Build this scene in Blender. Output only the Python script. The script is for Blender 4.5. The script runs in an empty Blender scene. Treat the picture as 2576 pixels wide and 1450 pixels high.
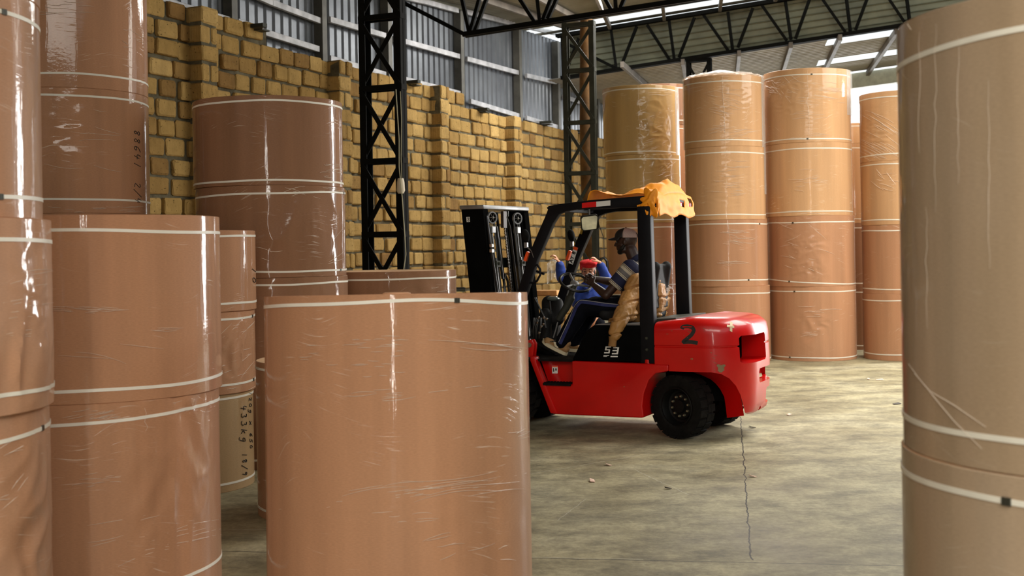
import bpy, bmesh, math, random
import numpy as np
from mathutils import Vector, Matrix, noise
random.seed(7)
PI = math.pi
scene = bpy.context.scene
col = scene.collection

# ------------------------------------------------------------------ camera
FPX, ROLL, CAMZ, HY, CX = 3100.0, 0.017, 1.68, 628.0, 1288.0
RV = Vector((math.cos(ROLL), 0, -math.sin(ROLL)))
UV_ = Vector((math.sin(ROLL), 0, math.cos(ROLL)))
FV = Vector((0, 1, 0))
CP = Vector((0, 0, CAMZ))
cd = bpy.data.cameras.new('camera')
cam = bpy.data.objects.new('camera', cd)
col.objects.link(cam)
cam.matrix_world = Matrix(((RV.x, UV_.x, -FV.x, 0), (RV.y, UV_.y, -FV.y, 0), (RV.z, UV_.z, -FV.z, CAMZ), (0, 0, 0, 1)))
cd.sensor_width = 36.0
cd.lens = FPX / 2576 * 36.0
cd.shift_y = -(725 - HY) / 2576
cd.clip_end = 200
cd.dof.use_dof = True
cd.dof.focus_distance = 9.5
cd.dof.aperture_fstop = 3.6
scene.camera = cam

# ------------------------------------------------------------------ world, lights, exposure
w_ = bpy.data.worlds.new('world'); scene.world = w_; w_.use_nodes = True
wb = w_.node_tree.nodes['Background']
wb.inputs[0].default_value = (0.93, 0.98, 1.0, 1)
wb.inputs[1].default_value = 1.4
def area(name, loc, target, sx, sy, power, color=(1, 1, 1), spread=180):
    l = bpy.data.lights.new(name, 'AREA'); l.shape = 'RECTANGLE'; l.size = sx; l.size_y = sy; l.energy = power; l.color = color
    o = bpy.data.objects.new(name, l); col.objects.link(o); o.location = loc
    l.spread = math.radians(spread)
    d = Vector(target) - Vector(loc)
    o.rotation_euler = d.to_track_quat('-Z', 'Y').to_euler()
    return o
area('daylight_gate', (10.4, 18.6, 2.5), (-1.0, 10.0, 1.6), 1.3, 4.4, 620, (1.0, 0.98, 0.96))
area('daylight_door_slot', (-0.15, -5.0, 2.3), (0.0, 10.0, 1.9), 0.16, 3.8, 120, (1.0, 0.96, 0.88))
area('added_front_fill', (0.4, -1.6, 6.3), (0.1, 3.2, 0.0), 9.0, 4.0, 760, (1.0, 0.94, 0.84), 125)  # added fill above the camera for the near reels, not a known skylight
area('added_overhead_fill', (6.0, 12.5, 6.3), (5.2, 12.8, 0.0), 5.0, 6.0, 840, (1.0, 0.97, 0.90), 135)  # overhead fill added to brighten the right floor and the tall stacks
area('right_stack_fill', (7.5, 15.5, 5.2), (4.0, 18.5, 2.0), 3.0, 2.0, 170, (1.0, 0.96, 0.86))  # unseen fill aimed at the tall right-hand stacks
area('daylight_far_end', (7.0, 36.0, 3.4), (4.0, 20.0, 4.0), 10.0, 4.6, 1000, (1, 1, 1))
area('daylight_roof_strip', (3.0, 21.0, 6.1), (1.0, 20.5, 0.0), 6.0, 1.4, 460, (1.0, 0.98, 0.92))
scene.view_settings.view_transform = 'Standard'
scene.view_settings.look = 'None'
scene.view_settings.gamma = 1
scene.view_settings.use_curve_mapping = False
scene.view_settings.exposure = 0.0
scene.cycles.max_bounces = 8
scene.cycles.diffuse_bounces = 4
scene.cycles.glossy_bounces = 3
scene.cycles.transmission_bounces = 3

# ------------------------------------------------------------------ pixel measuring
def ray(x, y): return RV * ((x - CX) / FPX) + UV_ * ((HY - y) / FPX) + FV
def P(x, y, d): return CP + ray(x, y) * d
def onpl(x, y, p, n):
    d = ray(x, y); n = Vector(n)
    return CP + d * ((Vector(p) - CP).dot(n) / d.dot(n))
WD = Vector((0.4016, 0.9158, 0)).normalized()      # along the wall
ND = Vector((WD.y, -WD.x, 0))                      # out of the wall into the room
W0 = Vector((-3.9126, 15.6, 0))

# ------------------------------------------------------------------ materials
def nmat(name):
    m = bpy.data.materials.new(name); m.use_nodes = True
    return m, m.node_tree.nodes, m.node_tree.links, m.node_tree.nodes['Principled BSDF']
def ramp(N, stops):
    r = N.new('ShaderNodeValToRGB'); e = r.color_ramp.elements
    e[0].position, e[0].color = stops[0][0], (*stops[0][1], 1); e[1].position, e[1].color = stops[-1][0], (*stops[-1][1], 1)
    for p, c in stops[1:-1]:
        k = e.new(p); k.color = (*c, 1)
    return r
def g(v): return (v, v, v)
def mapping(N, L, src, scale, loc=(0, 0, 0)):
    mp = N.new('ShaderNodeMapping'); mp.inputs['Scale'].default_value = scale; mp.inputs['Location'].default_value = loc
    L.new(src, mp.inputs[0]); return mp.outputs[0]
def noise_t(N, L, vec, scale, detail=4, rough=.55, dist=0):
    n = N.new('ShaderNodeTexNoise'); n.inputs['Scale'].default_value = scale; n.inputs['Detail'].default_value = detail
    n.inputs['Roughness'].default_value = rough; n.inputs['Distortion'].default_value = dist
    L.new(vec, n.inputs['Vector']); return n.outputs[0]
def math_n(N, L, op, a, b=None, clamp=False):
    n = N.new('ShaderNodeMath'); n.operation = op; n.use_clamp = clamp
    for i, v in enumerate((a, b)):
        if v is None: continue
        if isinstance(v, (int, float)): n.inputs[i].default_value = v
        else: L.new(v, n.inputs[i])
    return n.outputs[0]
def mixc(N, L, fac, a, b, mode='MIX'):
    n = N.new('ShaderNodeMix'); n.data_type = 'RGBA'; n.blend_type = mode
    for i, v in ((0, fac), (6, a), (7, b)):
        if isinstance(v, (int, float)): n.inputs[i].default_value = v
        elif isinstance(v, tuple): n.inputs[i].default_value = (*v, 1)
        else: L.new(v, n.inputs[i])
    return n.outputs[2]
def simple(name, c, rough=.5, metal=0, coat=0, var=0.0, vs=8, bump=0, bs=40, spec=.5):
    m, N, L, b = nmat(name)
    b.inputs['Roughness'].default_value = rough; b.inputs['Metallic'].default_value = metal
    b.inputs['Coat Weight'].default_value = coat; b.inputs['Coat Roughness'].default_value = .08
    b.inputs['Specular IOR Level'].default_value = spec
    tc = N.new('ShaderNodeTexCoord').outputs['Object']
    n = noise_t(N, L, tc, vs)
    r = ramp(N, [(.3, tuple(x * (1 - var) for x in c)), (.7, tuple(min(1, x * (1 + var)) for x in c))])
    L.new(n, r.inputs[0]); L.new(r.outputs[0], b.inputs['Base Color'])
    if bump:
        bn = N.new('ShaderNodeBump'); bn.inputs['Strength'].default_value = bump; bn.inputs['Distance'].default_value = .01
        L.new(noise_t(N, L, tc, bs), bn.inputs['Height']); L.new(bn.outputs[0], b.inputs['Normal'])
    return m
def kraft(name, c, seed, crease=1.0, ripple=1.0, milky=0.0):
    m, N, L, b = nmat(name)
    uv = N.new('ShaderNodeUVMap').outputs[0]
    oi = N.new('ShaderNodeObjectInfo')
    add = N.new('ShaderNodeVectorMath'); add.operation = 'ADD'; L.new(uv, add.inputs[0])
    sc = N.new('ShaderNodeVectorMath'); sc.operation = 'SCALE'; sc.inputs['Scale'].default_value = 37.0
    cmb = N.new('ShaderNodeCombineXYZ'); L.new(oi.outputs['Random'], cmb.inputs[0]); L.new(oi.outputs['Random'], cmb.inputs[1]); cmb.inputs[2].default_value = seed
    L.new(cmb.outputs[0], sc.inputs[0]); L.new(sc.outputs[0], add.inputs[1]); v = add.outputs[0]
    # paper colour: faint vertical bands from the winding, fine fibre speckle
    band = noise_t(N, L, mapping(N, L, v, (6, .35, 1)), 1.0, 3)
    fib = noise_t(N, L, mapping(N, L, v, (60, 260, 1)), 1.0, 2)
    r1 = ramp(N, [(.3, tuple(x * .86 for x in c)), (.7, tuple(min(1, x * 1.1) for x in c))]); L.new(band, r1.inputs[0])
    r2 = ramp(N, [(.3, g(.86)), (.7, g(1.0))]); L.new(fib, r2.inputs[0])
    base = mixc(N, L, 1.0, r1.outputs[0], r2.outputs[0], 'MULTIPLY')
    # creases in the stretched film, their glints painted whitish into the colour
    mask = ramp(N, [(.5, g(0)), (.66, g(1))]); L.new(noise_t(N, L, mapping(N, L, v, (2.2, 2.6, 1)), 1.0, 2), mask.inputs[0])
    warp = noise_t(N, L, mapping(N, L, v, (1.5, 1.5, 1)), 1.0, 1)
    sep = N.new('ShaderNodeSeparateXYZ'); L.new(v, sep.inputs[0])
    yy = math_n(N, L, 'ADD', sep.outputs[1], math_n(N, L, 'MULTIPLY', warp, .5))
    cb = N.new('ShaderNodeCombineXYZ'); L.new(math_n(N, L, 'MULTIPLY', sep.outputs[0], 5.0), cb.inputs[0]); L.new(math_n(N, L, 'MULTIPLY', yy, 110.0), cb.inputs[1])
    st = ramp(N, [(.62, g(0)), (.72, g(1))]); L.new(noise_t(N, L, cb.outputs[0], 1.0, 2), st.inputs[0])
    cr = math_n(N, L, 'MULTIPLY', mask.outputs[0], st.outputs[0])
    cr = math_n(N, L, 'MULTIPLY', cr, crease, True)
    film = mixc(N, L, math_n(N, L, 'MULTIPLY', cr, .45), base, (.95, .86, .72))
    if milky:
        mk = ramp(N, [(.4, g(0)), (.75, g(milky))]); L.new(noise_t(N, L, mapping(N, L, v, (2, .8, 1)), 1.0, 3), mk.inputs[0])
        film = mixc(N, L, mk.outputs[0], film, (.72, .62, .55))
    L.new(film, b.inputs['Base Color'])
    b.inputs['Roughness'].default_value = .75
    b.inputs['Specular IOR Level'].default_value = .15
    b.inputs['Coat Weight'].default_value = .55
    b.inputs['Coat IOR'].default_value = 1.5
    b.inputs['Coat Roughness'].default_value = .065
    rip = noise_t(N, L, mapping(N, L, v, (16, 1.6, 1)), 1.0, 3)
    fine = noise_t(N, L, mapping(N, L, v, (30, 45, 1)), 1.0, 2)
    h = math_n(N, L, 'ADD', math_n(N, L, 'MULTIPLY', rip, .55 * ripple), math_n(N, L, 'MULTIPLY', fine, .10 * ripple))
    h = math_n(N, L, 'ADD', h, math_n(N, L, 'MULTIPLY', cr, .5))
    bn = N.new('ShaderNodeBump'); bn.inputs['Strength'].default_value = .5; bn.inputs['Distance'].default_value = .006
    L.new(h, bn.inputs['Height']); L.new(bn.outputs[0], b.inputs['Coat Normal'])
    bn2 = N.new('ShaderNodeBump'); bn2.inputs['Strength'].default_value = .12; bn2.inputs['Distance'].default_value = .004
    L.new(h, bn2.inputs['Height']); L.new(bn2.outputs[0], b.inputs['Normal'])
    return m
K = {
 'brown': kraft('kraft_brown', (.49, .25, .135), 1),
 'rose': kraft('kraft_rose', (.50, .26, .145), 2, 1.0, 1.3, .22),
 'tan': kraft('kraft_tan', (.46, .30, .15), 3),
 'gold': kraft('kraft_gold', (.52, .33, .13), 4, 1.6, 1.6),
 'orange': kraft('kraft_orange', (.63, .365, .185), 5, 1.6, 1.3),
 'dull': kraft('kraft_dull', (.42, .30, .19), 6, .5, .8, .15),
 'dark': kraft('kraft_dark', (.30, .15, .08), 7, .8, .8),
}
M = dict(
 strap=simple('white_strap', (.80, .76, .66), .45, var=.06),
 strapglow=simple('cream_strap', (.86, .80, .66), .45, var=.05),
 clip=simple('strap_clip_metal', (.12, .12, .10), .35, .8),
 paper_end=simple('paper_end', (.72, .45, .25), .8, var=.15, vs=30, bump=.3, bs=90),
 core=simple('core_plug', (.62, .33, .18), .7, var=.1),
 ink=simple('marker_ink', (.015, .013, .012), .6),
 steel=simple('black_steel', (.005, .005, .004), .7, .0, 0, spec=.08, var=.3, vs=5),
 steel2=simple('grey_primer_steel', (.035, .036, .026), .65, .0, 0, spec=.3, var=.3, vs=5),
 purlin=simple('galvanised_purlin', (.17, .145, .12), .6, .1, 0, var=.35, vs=3, bump=.2),
 girt=simple('whitewashed_girt', (.42, .42, .44), .5, .2, 0, var=.35, vs=4, bump=.2),
 post=simple('grey_wall_post', (.105, .10, .085), .55, .2, 0, var=.3, vs=4),
 red=None, black=simple('black_paint', (.004, .004, .004), .7, 0, 0, spec=.0, var=.2),
 guard=simple('guard_black', (.006, .006, .008), .5, 0, 0, spec=.14, var=.2),
 rubber=simple('tyre_rubber', (.007, .0065, .006), .8, var=.4, vs=14, bump=.4, bs=60, spec=.12),
 rim=simple('wheel_rim_black', (.004, .004, .004), .5, spec=.2),
 bolt=simple('bolt_zinc', (.42, .40, .28), .35, .8),
 chrome=simple('worn_steel', (.40, .39, .36), .25, 1.0),
 greysteel=simple('grey_metal', (.22, .22, .22), .4, .5, var=.2),
 hose=simple('hydraulic_hose', (.008, .008, .008), .35),
 white=simple('white_paint', (.75, .75, .72), .5),
 tarp=simple('orange_tarp', (1.0, .33, .008), .6, var=.10, vs=20, bump=.1, bs=30),
 lampred=simple('red_lens', (.75, .01, .03), .15, coat=1),
 reflred=simple('red_reflector', (.70, .01, .01), .3),
 orange=simple('orange_reflector', (.90, .09, .01), .4),
 mirror=simple('mirror_glass', (.85, .85, .8), .03, 1.0),
 wood=simple('pallet_wood', (.58, .30, .11), .75, var=.25, vs=12, bump=.3),
 darkwood=simple('old_pallet_wood', (.22, .10, .04), .8, var=.25, vs=12, bump=.3),
 skin_dark=simple('dark_brown_skin', (.045, .020, .013), .45, var=.12, vs=14),
 skin_light=simple('light_skin', (.66, .30, .16), .5, var=.10, vs=14),
 hair=simple('black_hair', (.008, .007, .006), .5),
 denim=simple('black_trousers', (.004, .0045, .008), .9, spec=.1, var=.3, vs=10, bump=.3),
 stripe=simple('blue_side_stripe', (.02, .028, .13), .7),
 piping=simple('grey_piping', (.35, .34, .36), .7),
 capgrey=simple('grey_cap_mesh', (.55, .43, .41), .85, var=.15, vs=120, bump=.3, bs=200),
 capblack=simple('black_cap_front', (.010, .009, .009), .7),
 beret=simple('red_beret_wool', (.72, .008, .012), .8, var=.15, vs=20, bump=.3),
 coat=simple('blue_coat_cloth', (.018, .060, .36), .75, var=.2, vs=10, bump=.3),
 scarf=simple('navy_top', (.01, .015, .05), .8),
 jacket=simple('brown_puffer', (.38, .19, .055), .5, var=.18, vs=12, bump=.3, bs=45),
 shoe=simple('tan_suede', (.36, .20, .08), .8, var=.12, vs=20, bump=.2),
 cream=simple('cream_rubber', (.72, .62, .42), .6),
 seat=simple('black_vinyl', (.009, .009, .009), .65, bump=.2, spec=.2),
 film=None,
)
# red paint with scuffs where the counterweight has been knocked
def red_paint():
    m, N, L, b = nmat('red_paint')
    tc = N.new('ShaderNodeTexCoord').outputs['Object']
    n = noise_t(N, L, tc, 3)
    r = ramp(N, [(.3, (.48, .0015, .0015)), (.7, (.60, .003, .002))]); L.new(n, r.inputs[0])
    sp = ramp(N, [(.70, g(0)), (.72, g(1))]); L.new(noise_t(N, L, mapping(N, L, tc, (1, 1, 1), (3.1, 0, 0)), 9, 6, .7), sp.inputs[0])
    L.new(mixc(N, L, sp.outputs[0], r.outputs[0], (.28, .16, .07)), b.inputs['Base Color'])
    b.inputs['Roughness'].default_value = .35
    b.inputs['Coat Weight'].default_value = .45; b.inputs['Coat Roughness'].default_value = .10; b.inputs['Specular IOR Level'].default_value = .3
    return m
M['red'] = red_paint()
def wall_mats():
    m, N, L, b = nmat('yellow_tuff_block')
    at = N.new('ShaderNodeAttribute'); at.attribute_name = 'tone'
    tc = N.new('ShaderNodeTexCoord').outputs['Object']
    r = ramp(N, [(0, (.26, .145, .05)), (.5, (.42, .265, .09)), (1, (.55, .365, .14))]); L.new(at.outputs['Fac'], r.inputs[0])
    n = ramp(N, [(.3, g(.80)), (.7, g(1.06))]); L.new(noise_t(N, L, tc, 6, 6), n.inputs[0])
    pit = ramp(N, [(.30, g(.25)), (.37, g(1))]); L.new(noise_t(N, L, tc, 34, 3, .6), pit.inputs[0])
    c = mixc(N, L, 1, mixc(N, L, 1, r.outputs[0], n.outputs[0], 'MULTIPLY'), pit.outputs[0], 'MULTIPLY')
    L.new(c, b.inputs['Base Color']); b.inputs['Roughness'].default_value = .95; b.inputs['Specular IOR Level'].default_value = .1
    bn = N.new('ShaderNodeBump'); bn.inputs['Strength'].default_value = .6; bn.inputs['Distance'].default_value = .012
    wv = N.new('ShaderNodeTexWave'); wv.inputs['Scale'].default_value = 9; wv.inputs['Distortion'].default_value = 2.5; L.new(mapping(N, L, tc, (1, 1, 1.2)), wv.inputs['Vector'])
    h = math_n(N, L, 'ADD', noise_t(N, L, tc, 18, 5), math_n(N, L, 'MULTIPLY', pit.outputs[0], .6)); h = math_n(N, L, 'ADD', h, math_n(N, L, 'MULTIPLY', wv.outputs[1], .22))
    L.new(h, bn.inputs['Height']); L.new(bn.outputs[0], b.inputs['Normal'])
    m2, N, L, b = nmat('grey_mortar')
    tc = N.new('ShaderNodeTexCoord').outputs['Object']
    r = ramp(N, [(.3, (.065, .052, .028)), (.7, (.20, .175, .11))]); L.new(noise_t(N, L, tc, 5, 6), r.inputs[0])
    L.new(r.outputs[0], b.inputs['Base Color']); b.inputs['Roughness'].default_value = 1
    bn = N.new('ShaderNodeBump'); bn.inputs['Strength'].default_value = 1; bn.inputs['Distance'].default_value = .02
    L.new(noise_t(N, L, tc, 25, 6, .7), bn.inputs['Height']); L.new(bn.outputs[0], b.inputs['Normal'])
    return m, m2
M['block'], M['mortar'] = wall_mats()
M['freshblock'] = simple('fresh_yellow_block', (.88, .66, .30), .9, var=.12, vs=14, bump=.4, bs=30)
def sheet(name, c1, c2, rough=.42, metal=.55):
    m, N, L, b = nmat(name)
    tc = N.new('ShaderNodeTexCoord').outputs['Object']
    r = ramp(N, [(.3, c1), (.7, c2)]); L.new(noise_t(N, L, tc, 1.3, 5, .6), r.inputs[0])
    L.new(r.outputs[0], b.inputs['Base Color']); b.inputs['Roughness'].default_value = rough; b.inputs['Metallic'].default_value = metal
    bn = N.new('ShaderNodeBump'); bn.inputs['Strength'].default_value = .25; bn.inputs['Distance'].default_value = .02
    L.new(noise_t(N, L, tc, 5, 3), bn.inputs['Height']); L.new(bn.outputs[0], b.inputs['Normal'])
    return m
M['wallsheet'] = sheet('galvanised_wall_sheet', (.12, .13, .15), (.20, .215, .235))
M['roofsheet'] = sheet('galvanised_roof_sheet', (.20, .19, .15), (.32, .31, .25), .5, .4)
M['farsheet'] = sheet('pale_roof_sheet', (.34, .31, .26), (.48, .44, .38), .5, .3)
M['board'] = sheet('pale_green_cladding', (.15, .155, .11), (.26, .265, .18), .5, .2)
def skylight_mat():
    m, N, L, b = nmat('translucent_skylight')
    for n in list(N):
        if n != N['Material Output']: N.remove(n)
    t = N.new('ShaderNodeBsdfTransparent'); t.inputs[0].default_value = (.96, .97, .95, 1)
    d = N.new('ShaderNodeBsdfTranslucent'); d.inputs[0].default_value = (.9, .92, .88, 1)
    mx = N.new('ShaderNodeMixShader'); mx.inputs[0].default_value = .25
    L.new(t.outputs[0], mx.inputs[1]); L.new(d.outputs[0], mx.inputs[2]); L.new(mx.outputs[0], N['Material Output'].inputs[0])
    return m
M['skylight'] = skylight_mat()
def film_mat():
    m, N, L, b = nmat('clear_plastic_film')
    out = N['Material Output']
    t = N.new('ShaderNodeBsdfTransparent'); t.inputs[0].default_value = (.93, .92, .90, 1)
    b.inputs['Base Color'].default_value = (.75, .72, .68, 1); b.inputs['Roughness'].default_value = .12
    tc = N.new('ShaderNodeTexCoord').outputs['Object']
    bn = N.new('ShaderNodeBump'); bn.inputs['Strength'].default_value = .8; bn.inputs['Distance'].default_value = .02
    L.new(noise_t(N, L, tc, 14, 4, .6, 1.5), bn.inputs['Height']); L.new(bn.outputs[0], b.inputs['Normal'])
    mx = N.new('ShaderNodeMixShader'); mx.inputs[0].default_value = .42
    L.new(t.outputs[0], mx.inputs[1]); L.new(b.outputs[0], mx.inputs[2]); L.new(mx.outputs[0], out.inputs[0])
    return m
M['film'] = film_mat()
def floor_mat():
    m, N, L, b = nmat('concrete_floor')
    tc = N.new('ShaderNodeTexCoord').outputs['Object']
    v = mapping(N, L, tc, (1, 1, 1))
    a1 = noise_t(N, L, v, 1.1, 8, .62)
    r = ramp(N, [(.25, (.22, .19, .105)), (.5, (.41, .36, .215)), (.75, (.58, .52, .34))]); L.new(a1, r.inputs[0])
    a2 = ramp(N, [(.36, g(.42)), (.60, g(1.0))]); L.new(noise_t(N, L, mapping(N, L, tc, (2.6, 3.2, 1)), 1, 7, .72), a2.inputs[0])
    a3 = ramp(N, [(.40, g(.78)), (.60, g(1.0))]); L.new(noise_t(N, L, v, 26, 4, .7), a3.inputs[0])
    c = mixc(N, L, 1, mixc(N, L, 1, r.outputs[0], a2.outputs[0], 'MULTIPLY'), a3.outputs[0], 'MULTIPLY')
    sep = N.new('ShaderNodeSeparateXYZ'); L.new(tc, sep.inputs[0])
    x, y = sep.outputs[0], sep.outputs[1]
    wob = math_n(N, L, 'MULTIPLY', math_n(N, L, 'SUBTRACT', noise_t(N, L, v, 5, 4, .6), .5), .055)
    h = 1.0
    def line(px, py, dx, dy, wd, s0=-99, s1=99):
        l = math.hypot(dx, dy); nx, ny = -dy / l, dx / l
        d = math_n(N, L, 'ADD', math_n(N, L, 'MULTIPLY', x, nx), math_n(N, L, 'MULTIPLY', y, ny))
        d = math_n(N, L, 'ADD', math_n(N, L, 'SUBTRACT', d, px * nx + py * ny), wob)
        q = math_n(N, L, 'LESS_THAN', math_n(N, L, 'ABSOLUTE', d), wd)
        s = math_n(N, L, 'ADD', math_n(N, L, 'MULTIPLY', x, dx / l), math_n(N, L, 'MULTIPLY', y, dy / l))
        s = math_n(N, L, 'SUBTRACT', s, (px * dx + py * dy) / l)
        q = math_n(N, L, 'MULTIPLY', q, math_n(N, L, 'GREATER_THAN', s, s0))
        return math_n(N, L, 'MULTIPLY', q, math_n(N, L, 'LESS_THAN', s, s1))
    dark = line(1.248, 6.575, .961, 5.489, .0045, 0, 30)
    dark = math_n(N, L, 'MAXIMUM', dark, line(.084, 6.70, 1.916, -.295, .005))
    dark = math_n(N, L, 'MAXIMUM', dark, math_n(N, L, 'MULTIPLY', line(1.92, 9.9, -1.916, .295, .003, 0, 4), .7))
    c = mixc(N, L, dark, c, (.02, .018, .012))
    lite = line(.10, 9.2, 1.2, 1.0, .004, -.5, 1.3)
    lite = math_n(N, L, 'MAXIMUM', lite, line(.9, 9.3, .25, -.9, .004, 0, 1.0))
    lite = math_n(N, L, 'MAXIMUM', lite, line(.25, 7.6, .3, .9, .003, 0, .7))
    lite = math_n(N, L, 'MAXIMUM', lite, line(.084, 6.72, 1.916, -.295, .006, -1, .6))
    lite = math_n(N, L, 'MAXIMUM', lite, line(-2.0, 7.5, 1, .02, .006, 0, 1.2))
    c = mixc(N, L, math_n(N, L, 'MULTIPLY', lite, .45), c, (.55, .52, .42))
    L.new(c, b.inputs['Base Color'])
    rr = ramp(N, [(.3, g(.45)), (.7, g(.75))]); L.new(a1, rr.inputs[0]); L.new(rr.outputs[0], b.inputs['Roughness'])
    bn = N.new('ShaderNodeBump'); bn.inputs['Strength'].default_value = .35; bn.inputs['Distance'].default_value = .008
    hh = math_n(N, L, 'SUBTRACT', noise_t(N, L, v, 30, 6, .7), math_n(N, L, 'MULTIPLY', dark, .8))
    L.new(hh, bn.inputs['Height']); L.new(bn.outputs[0], b.inputs['Normal'])
    return m
M['floor'] = floor_mat()

# ------------------------------------------------------------------ mesh helpers
def perp(d):
    d = d.normalized(); u = d.cross(Vector((0, 0, 1)))
    if u.length < 1e-3: u = d.cross(Vector((0, 1, 0)))
    u.normalize(); return u, d.cross(u).normalized()
class MB:
    def __init__(s): s.v = []; s.f = []; s.uv = None
    def add(s, vs, fs):
        o = len(s.v); s.v += [tuple(v) for v in vs]; s.f += [tuple(i + o for i in f) for f in fs]; return s
    def box(s, c, size, ax=None):
        c = Vector(c); X, Y, Z = ax or (Vector((1, 0, 0)), Vector((0, 1, 0)), Vector((0, 0, 1)))
        hx, hy, hz = [k / 2 for k in size]
        vs = [c + X * (hx * i) + Y * (hy * j) + Z * (hz * k) for i in (-1, 1) for j in (-1, 1) for k in (-1, 1)]
        return s.add(vs, [(0, 1, 3, 2), (4, 6, 7, 5), (0, 4, 5, 1), (2, 3, 7, 6), (0, 2, 6, 4), (1, 5, 7, 3)])
    def bar(s, p0, p1, w, h, up=None):
        p0, p1 = Vector(p0), Vector(p1); d = (p1 - p0)
        u = Vector(up) if up is not None else Vector((0, 0, 1))
        if abs(d.normalized().dot(u.normalized())) > .99: u = Vector((0, 1, 0))
        X = d.normalized(); Y = u.cross(X).normalized(); Z = X.cross(Y)
        return s.box((p0 + p1) / 2, (d.length, w, h), (X, Y, Z))
    def tube(s, pts, r, n=10, caps=True):
        pts = [Vector(p) for p in pts]; rs = r if isinstance(r, (list, tuple)) else [r] * len(pts)
        vs = []; u = None
        for i, p in enumerate(pts):
            d = (pts[min(i + 1, len(pts) - 1)] - pts[max(i - 1, 0)])
            if d.length < 1e-9: d = Vector((0, 0, 1))
            d.normalize()
            if u is None: u, _ = perp(d)
            u = (u - d * u.dot(d)); u = u.normalized() if u.length > 1e-6 else perp(d)[0]
            v = d.cross(u)
            vs += [p + (u * math.cos(2 * PI * k / n) + v * math.sin(2 * PI * k / n)) * rs[i] for k in range(n)]
        fs = [(i * n + k, i * n + (k + 1) % n, (i + 1) * n + (k + 1) % n, (i + 1) * n + k) for i in range(len(pts) - 1) for k in range(n)]
        if caps: fs += [tuple(range(n))[::-1], tuple((len(pts) - 1) * n + k for k in range(n))]
        return s.add(vs, fs)
    def lathe(s, prof, c, axis=(0, 0, 1), n=32, closed=False):
        """prof: (radius, height) pairs about an axis through c"""
        A = Vector(axis).normalized(); u, v = perp(A); c = Vector(c)
        vs = [c + A * h + (u * math.cos(2 * PI * k / n) + v * math.sin(2 * PI * k / n)) * max(r, 1e-5) for r, h in prof for k in range(n)]
        m = len(prof)
        fs = [(i * n + k, i * n + (k + 1) % n, ((i + 1) % m) * n + (k + 1) % n, ((i + 1) % m) * n + k) for i in range(m if closed else m - 1) for k in range(n)]
        return s.add(vs, fs)
    def ell(s, c, r, ax=None, nu=16, nv=10):
        c = Vector(c); X, Y, Z = ax or (Vector((1, 0, 0)), Vector((0, 1, 0)), Vector((0, 0, 1)))
        vs = [c + Z * r[2]]
        for i in range(1, nv):
            t = PI * i / nv
            vs += [c + X * (r[0] * math.sin(t) * math.cos(2 * PI * k / nu)) + Y * (r[1] * math.sin(t) * math.sin(2 * PI * k / nu)) + Z * (r[2] * math.cos(t)) for k in range(nu)]
        vs.append(c - Z * r[2]); e = len(vs) - 1
        fs = [(0, 1 + k, 1 + (k + 1) % nu) for k in range(nu)]
        for i in range(nv - 2):
            a, b = 1 + i * nu, 1 + (i + 1) * nu
            fs += [(a + k, b + k, b + (k + 1) % nu, a + (k + 1) % nu) for k in range(nu)]
        a = 1 + (nv - 2) * nu
        fs += [(a + k, e, a + (k + 1) % nu) for k in range(nu)]
        return s.add(vs, fs)
    def cap(s, p0, r0, p1, r1, n=12):
        """tapered capsule"""
        p0, p1 = Vector(p0), Vector(p1); d = p1 - p0
        if d.length < 1e-6: return s.ell(p0, (r0, r0, r0))
        dn = d.normalized(); pts = []; rs = []
        for k in range(1, 5): a = PI / 2 * k / 4; pts.append(p0 - dn * (r0 * math.cos(a))); rs.append(r0 * math.sin(a))
        for k in range(4, 0, -1): a = PI / 2 * k / 4; pts.append(p1 + dn * (r1 * math.cos(a))); rs.append(r1 * math.sin(a))
        return s.tube(pts, rs, n)
    def chain(s, pts, rs, n=12):
        for i in range(len(pts) - 1): s.cap(pts[i], rs[i], pts[i + 1], rs[i + 1], n)
        return s
    def prism(s, poly, d):
        """poly: 3-D points of a flat outline, pushed along d"""
        n = len(poly); d = Vector(d); a = [Vector(p) for p in poly]
        return s.add(a + [p + d for p in a], [tuple(range(n))[::-1], tuple(range(n, 2 * n))] + [(i, (i + 1) % n, n + (i + 1) % n, n + i) for i in range(n)])
    def build(s, name, mat, parent=None, smooth=True, bevel=0, angle=40):
        me = bpy.data.meshes.new(name); me.from_pydata(s.v, [], s.f); me.update()
        bm = bmesh.new(); bm.from_mesh(me)
        bmesh.ops.recalc_face_normals(bm, faces=bm.faces[:])
        bm.to_mesh(me); bm.free()
        return link(name, me, mat, parent, smooth, bevel, angle)
def link(name, me, mat, parent=None, smooth=True, bevel=0, angle=40):
    o = bpy.data.objects.new(name, me); col.objects.link(o)
    if mat: me.materials.append(mat)
    if parent: o.parent = parent
    if bevel:
        md = o.modifiers.new('b', 'BEVEL'); md.width = bevel; md.segments = 2; md.limit_method = 'ANGLE'; md.angle_limit = math.radians(35)
        bake(o)
        me = o.data
    if smooth:
        for p in me.polygons: p.use_smooth = True
        me.set_sharp_from_angle(angle=math.radians(angle))
    return o
def bake(o):
    dg = bpy.context.evaluated_depsgraph_get(); dg.update()
    ev = o.evaluated_get(dg); me = bpy.data.meshes.new_from_object(ev)
    o.modifiers.clear(); old = o.data; o.data = me; me.name = old.name
    return o
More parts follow.
